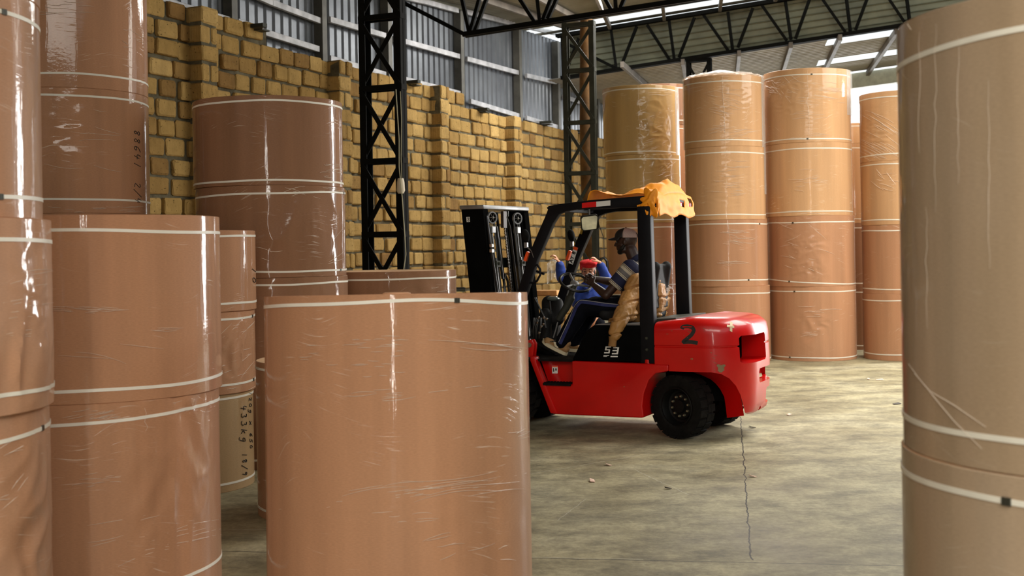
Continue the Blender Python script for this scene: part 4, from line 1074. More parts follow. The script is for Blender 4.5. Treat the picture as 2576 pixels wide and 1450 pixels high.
# fuel cap, tie-down hinge
mb = MB(); mb.lathe([(0, 0), (.035, 0), (.035, .03), (.03, .035), (0, .035)], (.285, .52, .66), n=20); mb.build('filler_cap', M['red'], lift)
mb = MB(); mb.tube([(.30, .52, .70), (.26, .53, .715), (.24, .53, .70)], .012, 8); mb.build('cap_lever', M['greysteel'], lift)
for b in (.47, .53):
    slab([(1.39, .69), (1.45, .69), (1.46, .80), (1.44, .845), (1.40, .85), (1.375, .81)], b, b + .018).build('hinge_lug', M['red'], lift, bevel=.005)
mb = MB(); mb.tube([(1.42, .46, .80), (1.42, .56, .80)], .022, 14); mb.build('hinge_pin', M['chrome'], lift)
# floor plate, engine hood
slab([(1.62, .655), (1.62, .675), (.99, .675), (.99, .655)], -.55, .55).build('floor_plate', M['rubber'], lift, smooth=False)
hd = slab([(1.0, .668), (.865, .93), (.80, .978), (.74, .99), (.335, .992), (.33, .668)], -.55, .555).build('engine_hood', M['black'], lift, bevel=.016)
thd = bvh(hd)
slab([(.79, .99), (.72, 1.002), (.22, 1.008), (.22, .992)], -.5, .53).build('hood_edge', M['greysteel'], lift, smooth=False)
slab([(.34, 1.0), (.34, 1.035), (.05, 1.055), (.05, 1.02)], -.44, .44).build('rear_deck', M['steel2'], lift, smooth=False)
def px_text(tree, parent, polys, name, mat, off=.003):
    mb = MB()
    for poly in polys:
        q = [hit(tree, x, y, off) for x, y in poly]
        if all(v is not None for v in q): mb.add(q, [tuple(range(len(q)))])
    return mb.build(name, mat, parent, smooth=False)
def seg(x0, y0, x1, y1, t): return [(x0, y0), (x1, y1), (x1 - (0 if abs(y1 - y0) < 2 else t), y1 + (t if abs(y1 - y0) < 2 else 0)), (x0 - (0 if abs(y1 - y0) < 2 else t), y0 + (t if abs(y1 - y0) < 2 else 0))]
T5 = [[(1523.5, 872), (1537.5, 872), (1537, 875), (1523, 875)], [(1523.5, 872), (1527, 872), (1525, 882), (1521.5, 882)], [(1522, 879), (1534.5, 879), (1534, 882), (1521.5, 882)], [(1531.5, 879), (1535, 879), (1533.5, 889.5), (1530, 889.5)], [(1520, 886.5), (1532, 886.5), (1531.5, 889.5), (1519.5, 889.5)]]
T3 = [[(1542.5, 874), (1557, 874), (1556.5, 877), (1542, 877)], [(1553.5, 874), (1557.5, 874), (1554.5, 892), (1550.5, 892)], [(1541, 881), (1553, 881), (1552.5, 884), (1540.5, 884)], [(1539.5, 888.5), (1552, 888.5), (1551.5, 892), (1539, 892)]]
TU = [[(1518.5, 894), (1533, 894), (1531, 896), (1518, 896)], [(1536, 896), (1554, 896), (1554, 899), (1535.5, 899)], [(1518.3, 897), (1528, 897), (1526, 898), (1518, 898)]]
px_text(thd, lift, T5 + T3 + TU, 'number_decal', M['white'])
# overhead guard
FRM = [(1.215, 2.072), (1.10, 2.087), (.80, 2.112), (.24, 2.135), (.215, 2.10), (.36, 2.035), (.95, 2.032), (1.05, 2.018), (1.118, 1.995), (1.18, 1.91), (1.24, 1.785), (1.345, 1.574), (1.49, 1.193), (1.66, .70), (1.75, .70), (1.571, 1.23), (1.40, 1.684), (1.32, 1.847), (1.258, 1.969), (1.225, 2.04), (1.24, 2.055)]
for s, nm in ((1, 'near'), (-1, 'far')):
    gf = slab(FRM, s * .455, s * .525).build('guard_side_frame', M['guard'], lift, bevel=.006)
    mb = MB(); mb.prism([(.355, s * .455, 2.04), (.235, s * .455, 2.04), (.21, s * .455, .66 if s > 0 else .9), (.345, s * .455, .66 if s > 0 else .9)], (0, s * .095, 0)); rp_ = mb.build('rear_post', M['guard'], lift, bevel=.008)
    for z in (.78, .88):
        b_ = MB(); b_.lathe([(0, .012), (.010, .010), (.014, 0)], (.285, s * .55, z), (0, s, 0), 12); b_.build('bolt', M['steel2'], rp_)
    if s > 0: tgf = bvh(gf)
for a, z, w in ((1.20, 2.045, .06), (.28, 2.09, .10)):
    mb = MB(); mb.box((a, 0, z), (w, .95, .05 if w < .09 else .075)); mb.build('guard_crossbar', M['guard'], lift, smooth=False, bevel=.006)
for k in range(6):
    b = -.375 + k * .15; mb = MB(); mb.bar((.30, b, 2.105), (1.20, b, 2.055), .03, .02); mb.build('roof_slat', M['guard'], lift, smooth=False)
rs_ = decal(tgf, [(1464, 511), (1500, 507.5), (1500, 520.5), (1464, 524)], 'reflective_strip', M['reflred'], lift); rs_['label'] = 'red reflective strip'
rs_ = decal(tgf, [(1500, 507.5), (1535.5, 504.5), (1535.5, 517.5), (1500, 520.5)], 'reflective_strip', M['white'], lift); rs_['label'] = 'silver-white reflective strip'
for a, b in (((1322, 657), (1330, 634)), ((1427, 655), (1435, 631))):
    bb = .50 if a[0] < 1400 else -.50; p, q = pb(*a, bb), pb(*b, bb); mb = MB(); mb.bar(p, q, .05, .028); mb.build('side_reflector', M['orange'], lift, smooth=False, bevel=.004)
# label on the far pillar
p, q = pb(1436.5, 664, -.45), pb(1450, 622, -.45); d = (q - p).normalized(); sd = BX.cross(d).normalized()
mb = MB(); mb.prism([p - sd * .022, p + sd * .022, q + sd * .022, q - sd * .022], (0, .013, 0)); pl = mb.build('warning_label', M['white'], lift, smooth=False)
mb = MB(); mb.prism([q - sd * .022 - d * .03, q + sd * .022 - d * .03, q + sd * .022, q - sd * .022], (0, .015, 0)); mb.build('label_header', M['orange'], pl, smooth=False)
v, f_ = text_mesh('AY', .055, 0, 0, .002); mb = MB(); c_ = p + d * .045
mb.add([c_ + d * x * -1 * -1 + sd * y + BX * .0155 for x, y, _ in v], f_)
v, f_ = text_mesh('8', .05, 0, 0, .003); mb.add([p + d * .115 + d * x + sd * y + BX * .0155 for x, y, _ in v], f_); mb.build('label_writing', M['ink'], pl, smooth=False)
p, q = pb(1461, 589, -.45), pb(1466, 572, -.45); mb = MB(); mb.bar(p, q, .012, .022); mb.build('yellow_label', simple('yellow_label', (.55, .38, .05), .5), lift, smooth=False)
# seat
mb = MB(); mb.cap((.42, -.2, 1.07), .065, (.42, .2, 1.07), .065); mb.cap((.82, -.2, 1.07), .055, (.82, .2, 1.07), .055); mb.box((.62, 0, 1.06), (.42, .46, .10)); organic(mb, 'seat_cushion', M['seat'], lift, .015, 4)
mb = MB(); mb.cap((.40, -.17, 1.15), .055, (.33, -.15, 1.50), .05); mb.cap((.40, .17, 1.15), .055, (.33, .15, 1.50), .05); mb.box((.375, 0, 1.32), (.09, .36, .40)); organic(mb, 'seat_back', M['seat'], lift, .015, 4)
# steering
sc_ = pb(1447, 711, .0); sn = Vector((-.42, .36, .83)).normalized(); su, sv = perp(sn)
pts = [sc_ + (su * math.cos(2 * PI * k / 48) + sv * math.sin(2 * PI * k / 48)) * .150 for k in range(49)]
mb = MB(); mb.tube(pts, .013, 10, False); sw = mb.build('steering_wheel', M['hose'], lift)
mb = MB()
for k in range(3): a = 2 * PI * k / 3 + .5; mb.tube([sc_ - sn * .02, sc_ + (su * math.cos(a) + sv * math.sin(a)) * .146], .011, 8)
mb.build('spoke', M['greysteel'], sw); mb = MB(); mb.ell(sc_ - sn * .012, (.045, .045, .022), (su, sv, sn)); mb.build('horn_pad', M['greysteel'], sw)
mb = MB(); mb.tube([sc_ - sn * .03, pb(1437, 742, 0), pb(1436, 750, 0)], [.03, .03, .04], 12); mb.tube([pb(1436, 748, 0), pb(1424, 775, .02), pb(1404, 806, .05)], [.045, .036, .03], 12); mb.build('steering_column', M['steel2'], lift)
mb = MB(); mb.tube([pb(1404, 806, .05), pb(1398, 830, .05), pb(1392, 850, .05)], .008, 8); mb.tube([pb(1410, 806, .0), pb(1402, 845, .0)], .007, 8); mb.build('linkage_rod', M['greysteel'], lift)
mb = MB(); mb.cap(pb(1380, 762, -.1), .07, pb(1384, 800, -.05), .08); mb.cap(pb(1402, 764, -.05), .06, pb(1400, 800, 0), .08); mb.cap(pb(1372, 790, .1), .06, pb(1372, 870, .1), .06); mb.cap(pb(1395, 790, -.2), .07, pb(1385, 880, -.2), .1); mb.cap(pb(1360, 860, -.1), .09, pb(1385, 880, .1), .07); organic(mb, 'dashboard', M['seat'], lift, .012, 5)
mb = MB(); c_ = pb(1392, 752, -.02); mb.ell(c_, (.065, .06, .025), (AX, BX, ZX)); mb.build('gauge_glass', simple('gauge_glass', (.10, .12, .11), .08, 0, 1), lift)
for pts, nm in (([(1345, 750), (1351, 762)], 'lever_grip'), ([(1351, 762), (1361, 782), (1370, 800)], 'lever_rod'), ([(1383, 758), (1386, 790)], 'lever_rod')):
    mb = MB(); mb.tube([pb(x, y, .25) for x, y in pts], [.019, .014][:len(pts)] if nm == 'lever_grip' else .009, 10); mb.build(nm, M['hose'], lift)
rr = random.Random(9); mb = MB()
for (x, y) in ((1356, 800), (1369, 800), (1376, 803), (1362, 822), (1357, 838), (1352, 812), (1368, 816)):
    mb.lathe([(0, .012), (.012, .010), (.013, 0)], pb(x, y, .3), (0, 1, 0), 10)
mb.build('valve_fitting', M['chrome'], lift)
mb = MB()
for k in range(7):
    x0 = 1344 + k * 4; mb.tube([pb(x0 + rr.uniform(-2, 2), 800, .28), pb(x0 + rr.uniform(-6, 6), 825, .3), pb(x0 - 6 + rr.uniform(-5, 5), 852, .28)], .011, 8)
mb.build('hydraulic_hose', M['hose'], lift)
mb = MB(); mb.prism([(1.22, .02, .675), (1.50, .02, .80), (1.50, .02, .785), (1.24, .02, .665)], (0, .22, 0)); mb.build('pedal', M['rubber'], lift, smooth=False)
# grab handle and work lamps on the front pillars
for s in (1,):
    pts = [pb(x, y, .49) for x, y in ((1343, 664), (1352, 667), (1359, 678), (1359, 692), (1351, 707), (1343, 712), (1332, 711), (1330, 704))]
    mb = MB(); mb.tube(pts, .011, 8); mb.build('grab_handle', M['guard'], lift)
    mb = MB(); mb.tube([pb(1340, 679, .2), pb(1369, 690, .2)], .012, 8); mb.build('tie_rod', M['guard'], lift)
for (x, y, b) in ((1322, 594, .52), (1437, 593, -.52)):
    c_ = pb(x, y, b); X = Vector((.35, -.9, .0)).normalized(); Y = Vector((.9, .35, 0)); Z = Vector((.12, 0, .99))
    mb = MB(); mb.ell(c_, (.045, .075 if 0 else .04, .065), (X, Y, Z)); mb.box(c_, (.065, .05, .09), (X, Y, Z)); lo_ = organic(mb, 'work_lamp', M['rubber'], lift, .008, 3)
    mb = MB(); mb.box(c_ - ZX * .085 - AX * .005, (.03, .03, .05)); mb.tube([c_ - ZX * .06, c_ - ZX * .09, c_ + Vector((-.06, 0, -.14)), c_ + Vector((-.08, 0, -.20))], .006, 6); mb.build('lamp_bracket', M['greysteel'], lo_)
# rear view mirror hanging from the roof
c_ = pb(1484, 561, -.05); mn = dirl((.12, -1, -.30)).normalized(); mx_ = (ZX - mn * mn.z).normalized(); my_ = mx_.cross(mn).normalized()
def rsq(cn, hw, hh, rad, tw=.12):
    pts = []
    for (sx, sy, a0) in ((1, 1, 0), (-1, 1, 90), (-1, -1, 180), (1, -1, 270)):
        for k in range(6):
            a = math.radians(a0 + 90 * k / 5); u, v_ = sx * (hw - rad) + rad * math.cos(a), sy * (hh - rad) + rad * math.sin(a)
            u, v_ = u * math.cos(tw) - v_ * math.sin(tw), u * math.sin(tw) + v_ * math.cos(tw); pts.append(cn + my_ * u + mx_ * v_)
    return pts
mb = MB(); mb.prism(rsq(c_, .086, .074, .03), -mn * .03); mr = mb.build('rear_mirror', M['hose'], lift)
mb = MB(); mb.add(rsq(c_ + mn * .002, .077, .065, .025), [tuple(range(24))]); mb.build('mirror_glass', M['mirror'], mr, smooth=False)
mb = MB(); mb.tube([pb(1482, 527, -.05), pb(1483, 543, -.05)], .010, 8); mb.build('mirror_stalk', M['greysteel'], mr)
# red rear lamps on the guard
for x in (1670, 1704):
    mb = MB(); mb.box((.208, -.43 if x > 1690 else -.17, 2.068), (.03, .15, .055)); mb.build('rear_lamp', M['lampred'], lift, smooth=False, bevel=.008)
# ---- mast, leaning a little forward
ML = .1
def mp(a, b, z): return Vector((a + (z - 2.07) * ML, b, z))     # a given at the mast top
def mslab(poly_ab, z0, z1):
    mb = MB(); mb.add([mp(a, b, z0) for a, b in poly_ab] + [mp(a, b, z1) for a, b in poly_ab], [tuple(range(len(poly_ab)))[::-1], tuple(range(len(poly_ab), 2 * len(poly_ab)))] + [(i, (i + 1) % len(poly_ab), len(poly_ab) + (i + 1) % len(poly_ab), len(poly_ab) + i) for i in range(len(poly_ab))]); return mb
for s in (1, -1):
    oc = mslab([(1.905, s * .50), (2.135, s * .50), (2.135, s * .40), (2.12, s * .40), (2.12, s * .485), (1.92, s * .485), (1.92, s * .40), (1.905, s * .40)], .06, 2.075).build('outer_channel', M['black'], lift, smooth=False)
    if s > 0: toc = bvh(oc)
    mslab([(1.93, s * .46), (2.10, s * .46), (2.10, s * .36), (2.09, s * .36), (2.09, s * .445), (1.94, s * .445), (1.94, s * .36), (1.93, s * .36)], .06, 2.06).build('inner_channel', M['black'], lift, smooth=False)
pts = []
for (ca, cb, a0) in ((1.94, .44, 90), (1.94, -.42, 180), (2.08, -.42, 270), (2.08, .44, 0)):
    for k in range(5): a = math.radians(a0 + 90 * k / 4) * -1; 
pl_ = []
def arc(ca, cb, r, a0, a1): return [(ca + r * math.cos(math.radians(a0 + (a1 - a0) * k / 6)), cb + r * math.sin(math.radians(a0 + (a1 - a0) * k / 6))) for k in range(7)]
pl_ = [(2.15, .51), (1.89, .51)] + arc(1.93, -.41, .07, 180, 270) + arc(2.08, -.41, .07, 270, 360)
mslab(pl_, 2.065, 2.105).build('mast_top_plate', M['greysteel'], lift, bevel=.01)
for z in (1.50, .9, .3): mslab([(2.11, .42), (2.11, -.42), (2.14, -.42), (2.14, .42)], z, z + .1).build('mast_crossbar', M['black'], lift, smooth=False)
for bq, x in ((.37, 1230), (-.18, 1294)):
    cyl = MB(); cyl.tube([mp(1.915, bq - .0, .2), mp(1.915, bq, 1.60)], .034, 14); cyl.tube([mp(1.915, bq, 1.60), mp(1.915, bq, 1.86)], .02, 12); cyl.build('lift_cylinder', simple('dark_olive_steel', (.020, .018, .013), .35, .2, .3), lift)
    mb = MB(); mb.box(mp(1.90, bq, 1.87), (.05, .075, .065)); mb.build('cylinder_head', M['greysteel'], lift, smooth=False, bevel=.006)
    mb = MB(); mb.box(mp(1.89, bq - .01, 1.545), (.04, .08, .06)); mb.lathe([(0, .02), (.012, .016), (.014, 0)], mp(1.87, bq - .01, 1.55), (-1, 0, 0), 10); mb.build('cylinder_clamp', M['steel2'], lift, smooth=False)
    c_ = mp(1.885, bq, 1.985); hx = dirl((-.3, -.95, 0)).normalized()
    hx = Vector((-.93, .36, 0))
    shv = MB(); shv.lathe([(.058, -.012), (.060, .0), (.058, .012), (.046, .012), (.044, .0), (.046, -.012)], c_, hx, 28, True); sv_ = shv.build('chain_sheave', M['greysteel'], lift)
    shv = MB(); shv.lathe([(0, .004), (.046, .004), (.046, -.004), (0, -.004)], c_, hx, 28); shv.build('sheave_disc', M['black'], sv_)
    shv = MB(); shv.lathe([(0, .022), (.010, .020), (.013, .012), (.013, 0)], c_, hx, 12)
    hu, hv = perp(hx)
    for k in range(6): a = 2 * PI * k / 6; shv.bar(c_ + hx * .006, c_ + hx * .006 + (hu * math.cos(a) + hv * math.sin(a)) * .046, .005, .005, hx)
    shv.build('sheave_hub', M['chrome'], sv_)
    for db in (-.06, .055):
        mb = MB(); mb.tube([mp(1.90, bq + db, .3), mp(1.90, bq + db, 1.4), mp(1.90, bq + db, 1.97)], .009, 8); mb.build('mast_hose', M['hose'], lift)
mb = MB(); mb.tube([mp(1.90, .27, 1.9), mp(1.89, .28, 1.72), mp(1.88, .30, 1.60), mp(1.88, .29, 1.4)], .014, 8); mb.tube([mp(1.9, .45, 2.0), mp(1.89, .46, 1.8), mp(1.88, .46, 1.6), mp(1.88, .43, 1.3), mp(1.89, .42, .9)], .012, 8)
mb.build('mast_hose', M['hose'], lift)
for (b, z) in ((.46, 1.67), (.45, 1.72)):
    mb = MB(); mb.box(mp(1.88, b, z), (.03, .045, .035)); mb.build('hose_fitting', M['chrome'], lift, smooth=False, bevel=.004)
mb = MB(); mb.box(mp(1.90, .09, 1.97), (.03, .07, .16)); mb.build('chain_anchor', simple('brown_steel', (.04, .022, .014), .5), lift, smooth=False)
mb = MB(); mb.tube([mp(1.89, .06, 2.06), mp(1.88, .03, 2.0), mp(1.89, .0, 2.05)], .007, 6); mb.tube([mp(1.89, .055, 2.0), mp(1.89, .0, 1.9), mp(1.89, -.02, 1.2), mp(1.89, -.05, .6)], .012, 8); mb.build('mast_cable', M['hose'], lift)
rust = simple('oily_chain', (.045, .028, .015), .5, .4)
for b, z0, z1 in ((.20, .6, 1.45), (.06, .4, 1.9)):
    mb = MB(); z = z0
    while z < z1: mb.box(mp(1.915, b, z), (.012, .03, .012)); mb.box(mp(1.915, b, z + .016), (.012, .016, .014)); z += .032
    mb.build('lift_chain', rust, lift, smooth=False)
mb = MB(); mb.tube([mp(1.90, .24, 1.25), mp(1.90, .23, 1.38), mp(1.90, .19, 1.44), mp(1.90, .15, 1.38), mp(1.90, .14, 1.2)], .012, 8); mb.build('mast_hose', M['hose'], lift)
for b in (.12, -.05, -.30, -.36):
    mb = MB(); mb.add([mp(1.95, b, .1), mp(1.95, b - .02, .1), mp(1.95, b - .02, 2.04), mp(1.95, b, 2.04), mp(1.97, b, .1), mp(1.97, b, 2.04)], [(0, 1, 2, 3), (0, 3, 5, 4)]); mb.build('inner_mast_rail', M['rubber'], lift, smooth=False)
sq = decal(toc, [(1173, 546.5), (1181.5, 546), (1182.3, 558.5), (1174, 559)], 'number_plate', M['white'], lift)
p_ = [stroke(toc, [(1175.5, 549), (1178, 547.8), (1180, 549.5), (1178, 552), (1176, 550)], 1.3, 'plate_digit', M['ink'], sq, .004), stroke(toc, [(1178, 552), (1180.6, 554.5), (1178.3, 557.3), (1176, 555.5), (1176.5, 553.5)], 1.3, 'plate_digit', M['ink'], sq, .004)]
# carriage and forks
for z in (.22, .62): mslab([(2.20, .5), (2.20, -.5), (2.24, -.5), (2.24, .5)], z, z + .09).build('carriage_bar', M['black'], lift, smooth=False)
for b in (.3, -.3):
    slab([(2.06, .04), (2.10, .75), (2.06, .75), (1.99, .04), (2.02, .0), (2.9, .03), (2.9, .045), (2.10, .06)], b - .05, b + .05).build('fork', M['black'], lift, smooth=False).location = (.0, 0, .01)
# wheels
def wheel(c, R_, w, steer, out):
    root = MB(); ax = Vector((math.sin(steer), math.cos(steer) * out, 0)).normalized(); c = Vector(c)
    prof = [(R_ * .60, -w * .40), (R_ * .66, -w * .47), (R_ * .88, -w * .50), (R_ * .955, -w * .46), (R_ * .965, 0), (R_ * .955, w * .46), (R_ * .88, w * .50), (R_ * .66, w * .47), (R_ * .60, w * .40)]
    root.lathe(prof, c, ax, 60, True)
    u, v = perp(ax)
    for k in range(20):
        a = 2 * PI * k / 20
        for s in (-1, 1):
            aa = a + (PI / 20 if s > 0 else 0); rd = u * math.cos(aa) + v * math.sin(aa); tg = ax.cross(rd)
            root.box(c + rd * (R_ * .965) + ax * (s * w * .26), (R_ * .07, R_ * .235, w * .47), (rd, tg, ax))
    t = root.build('tyre', M['rubber'], lift, angle=30)
    rm = MB(); rm.lathe([(R_ * .60, w * .42), (R_ * .57, w * .44), (R_ * .54, w * .36), (R_ * .50, w * .10), (R_ * .42, w * .04), (R_ * .40, w * .12), (R_ * .22, w * .14), (R_ * .20, w * .28), (0, w * .29)], c, ax, 40)
    rm.lathe([(R_ * .6, -w * .4), (0, -w * .4)], c, ax, 30)
    ro = rm.build('wheel_rim', M['rim'], lift)
    for k in range(10):
        a = 2 * PI * k / 10 + .2; p = c + ax * (w * .125) + (u * math.cos(a) + v * math.sin(a)) * R_ * .315
        b_ = MB(); b_.lathe([(0, .022), (.008, .020), (.012, .010), (.012, 0)], p, ax, 8); b_.build('wheel_nut', M['bolt'], ro)
wheel((.01, .415, .282), .278, .20, math.radians(20), 1)
wheel((-.03, -.44, .282), .278, .20, math.radians(-24), -1)
wheel((1.76, .44, .352), .35, .24, 0, 1); wheel((1.76, -.44, .352), .35, .24, 0, -1)
mb = MB(); mb.box((-.02, 0, .30), (.16, .62, .18)); mb.box((-.08, -.04, .46), (.62, .50, .30)); mb.box((.02, 0, .62), (.30, .9, .03)); mb.build('rear_axle', M['black'], lift, smooth=False)
mb = MB(); mb.box((1.76, 0, .35), (.2, .7, .2)); mb.box((1.45, 0, .45), (.5, .62, .3)); mb.build('front_axle', M['black'], lift, smooth=False)
# orange tarp thrown over the rear of the guard
def tarp():
    mb = MB(); nx, ny = 46, 34; vs = []
    def top_z(a, b):
            q = Vector((a * 3.2 + b * 1.5, b * 3 - a, 3.3))
            h = .012 + .035 * abs(noise.noise(q)) * 2 + .012 * abs(noise.noise(q * 2.6))
            pk = .15 * max(0, 1 - math.hypot((a - .30) / .22, (b + .12) / .42)) + .07 * max(0, 1 - math.hypot((a - .40) / .20, (b - .25) / .3)) + .035 * max(0, 1 - abs(a - .78) / .12)
            edge = min(1, (a - .18) / .06, (.87 - a) / .05)
            return 2.135 - (a - .3) * .05 + (h + pk + .012 * max(0, ridge(Vector((a * 9 + b * 5, b * 7, 1))) - .5)) * max(.1, edge) - (.03 if a > .84 else 0)
    for i in range(nx + 1):
        for j in range(ny + 1):
            a = .20 + .66 * i / nx; b = .50 - 1.02 * j / ny; vs.append((a, b, top_z(a, b)))
    W_ = ny + 1
    fs = [(i * W_ + j, i * W_ + j + 1, (i + 1) * W_ + j + 1, (i + 1) * W_ + j) for i in range(nx) for j in range(ny)]
    mb.add(vs, fs)
    # skirt down the rear
    vs = []; n2 = 10
    for k in range(n2 + 1):
        for j in range(ny + 1):
            b = .50 - 1.02 * j / ny; t = k / n2
            drop = .17 + .015 * math.sin(b * 14)
            if -.33 < b < -.04 or b < -.42: pass
            zt_ = top_z(.20, b); ab = .20 - (.015 + .02 * t) * min(1, t * 4) + (.012 * noise.noise(Vector((b * 7, t * 3, 7))) - .010 * max(0, ridge(Vector((b * 9 + t * 2, t * 2, 3))) - .5)) * min(1, t * 3)
            vs.append((ab, b, zt_ + (2.13 - drop - zt_) * t))
    def hole(b, t): return (-.25 < b < -.09 and .25 < t < .62) or (-.50 < b < -.36 and .12 < t < .5)
    fs = []
    for k in range(n2):
        for j in range(ny):
            b = .50 - 1.02 * (j + .5) / ny; t = (k + .5) / n2
            if not hole(b, t): fs.append((k * W_ + j, k * W_ + j + 1, (k + 1) * W_ + j + 1, (k + 1) * W_ + j))
    mb.add(vs, fs)
    o = mb.build('orange_tarp', M['tarp'], None, angle=60)
    md = o.modifiers.new('s', 'SOLIDIFY'); md.thickness = .004; bake(o)
    return o
tp = tarp(); tp.location = FO; tp.rotation_euler = (0, 0, FRZ)
tag(tp, 'orange tarpaulin crumpled over the back of the forklift roof guard', 'tarp')
mb = MB(); kc = Vector((.235, .50, 2.07))

def leaf(p, q_, w, tw):
    p, q_ = kc + Vector(p), kc + Vector(q_); d = (q_ - p); L_ = d.length; d.normalize(); nrm = Vector((math.sin(tw), math.cos(tw), .15)).normalized(); sd_ = d.cross(nrm).normalized(); nrm = sd_.cross(d)
    mb.ell((p + q_) / 2, (L_ * .55, w, .013), (d, sd_, nrm))
leaf((.05, .02, .13), (-.03, .035, -.03), .045, .3); leaf((-.05, .02, .12), (.0, .04, -.04), .04, -.5); leaf((.10, .02, .04), (-.04, .04, .0), .030, .1)
leaf((.02, .04, .02), (-.05, .02, -.13), .045, .5); leaf((.04, .035, -.02), (.0, .04, -.12), .035, -.3); leaf((-.06, .01, .04), (-.06, .01, -.10), .03, 1.2); leaf((.09, .035, -.03), (.0, .045, .03), .02, 0)
kn = organic(mb, 'tarp_knot', M['tarp'], tp, .0055, 1, lambda p: -.008 * abs(noise.noise(Vector((p.x * 22 + p.z * 14, p.y * 12, p.z * 6)))))
mb = MB(); mb.bar((.36, .528, 2.043), (.24, .528, 2.062), .004, .02); mb.build('tarp_tie', M['tarp'], tp, smooth=False)
# ------------------------------------------------------------------ people
def person(name, loc, rz, label):
    r = empty(name, loc, rz); tag(r, label, 'person'); return r
def finger_set(mb, wrist, fwd, side, up, s=1.0, curl=.9, spread=.018, thumb=1):
    """palm and five separate fingers; fwd = knuckle direction, side = towards the thumb, up = back of the hand"""
    wrist, fwd, side, up = Vector(wrist), Vector(fwd).normalized(), Vector(side).normalized(), Vector(up).normalized()
    side = (side - fwd * side.dot(fwd)).normalized(); up = fwd.cross(side) * (1 if fwd.cross(side).dot(up) > 0 else -1)
    kn = wrist + fwd * .085 * s
    for k in range(4):
        o = side * ((1.5 - k) * .021 * s)
        mb.cap(wrist + o * .6 + fwd * .012, .014 * s, kn + o, .0115 * s, 8)
    ls = (.066, .074, .069, .054)
    for k in range(4):
        p = kn + side * ((1.5 - k) * .0225 * s); L_ = ls[k] * s; d = fwd.copy(); a = 0
        for q, fr in enumerate((.45, .32, .23)):
            a += curl * (.55, .85, .6)[q] * (1 + .12 * (k - 1.5) * .5)
            d = fwd * math.cos(a) - up * math.sin(a) + side * ((1.5 - k) * .06)
            e = p + d.normalized() * L_ * fr
            mb.cap(p, (.0098, .0090, .0082)[q] * s, e, (.0090, .0082, .0072)[q] * s, 8); p = e
    p = wrist + side * .022 * s * thumb + fwd * .025 * s
    for q, (l_, a) in enumerate(((.040, .75), (.030, .45), (.024, .1))):
        d = (side * math.sin(a) * thumb + fwd * math.cos(a) - up * (.25 + .25 * q)).normalized(); e = p + d * l_ * s
        mb.cap(p, (.0125, .0108, .0095)[q] * s, e, (.0108, .0095, .008)[q] * s, 8); p = e
def head(mb, c, f, up=(0, 0, 1), s=1.0):
    """skull, jaw, nose, lips, brow, ears; f = facing direction"""
    c, f, up = Vector(c), Vector(f).normalized(), Vector(up).normalized()
    up = (up - f * up.dot(f)).normalized(); sd = up.cross(f).normalized(); ax = (f, sd, up)
    R = lambda a, b, z: c + f * (a * s) + sd * (b * s) + up * (z * s)
    mb.ell(R(-.012, 0, .022), (.097 * s, .077 * s, .092 * s), ax); mb.ell(R(.028, 0, -.035), (.060 * s, .060 * s, .075 * s), ax)
    mb.cap(R(.02, .035, -.075), .026 * s, R(.068, .0, -.092), .022 * s); mb.cap(R(.02, -.035, -.075), .026 * s, R(.068, 0, -.092), .022 * s)
    mb.cap(R(.078, -.025, .018), .014 * s, R(.078, .025, .018), .014 * s)
    mb.cap(R(.088, 0, .008), .010 * s, R(.108, 0, -.024), .013 * s); mb.cap(R(.092, -.014, -.026), .010 * s, R(.092, .014, -.026), .010 * s)
    mb.cap(R(.086, -.018, -.051), .009 * s, R(.086, .018, -.051), .009 * s); mb.cap(R(.084, -.014, -.064), .010 * s, R(.084, .014, -.064), .010 * s)
    for k in (-1, 1):
        mb.ell(R(-.002, .078 * k, -.008), (.016 * s, .009 * s, .031 * s), ax); mb.cap(R(.058, .038 * k, -.02), .018 * s, R(.03, .05 * k, -.03), .02 * s)
    return R, sd, up
# ---- driver
dr = person('person', FO, FRZ, 'person in a grey-backed cap and striped polo shirt driving the forklift, hands on the wheel')
hc = Vector((.668, .0, 1.735)); hf = Vector((.97, .12, -.08))
sk = MB(); R, sd, hu = head(sk, hc, hf)
sk.cap((.625, 0, 1.66), .060, (.575, 0, 1.53), .064)
sk.cap((.57, -.14, 1.47), .06, (.57, .14, 1.47), .06); sk.cap((.57, 0, 1.40), .12, (.55, 0, 1.20), .12)
eN, hN = Vector((.775, .255, 1.245)), pb(1492, 716, .10); eF, hF = pb(1548, 712, -.26), pb(1496, 702, -.10)
for sh, e, h in ((Vector((.565, .20, 1.485)), eN, hN), (Vector((.565, -.20, 1.485)), eF, hF)):
    sk.cap(sh, .050, e, .040); sk.cap(e, .042, e.lerp(h, .35), .040); sk.cap(e.lerp(h, .35), .040, h, .026)
finger_set(sk, hN + (hN - eN).normalized() * .005, hN - eN + Vector((0, 0, .04)), (.1, -.6, .8), (-.5, .5, .7), .98, 1.35)
finger_set(sk, hF + (hF - eF).normalized() * .005, hF - eF + Vector((0, 0, -.02)), (.1, .6, .8), (-.3, -.3, .9), .98, 1.35)
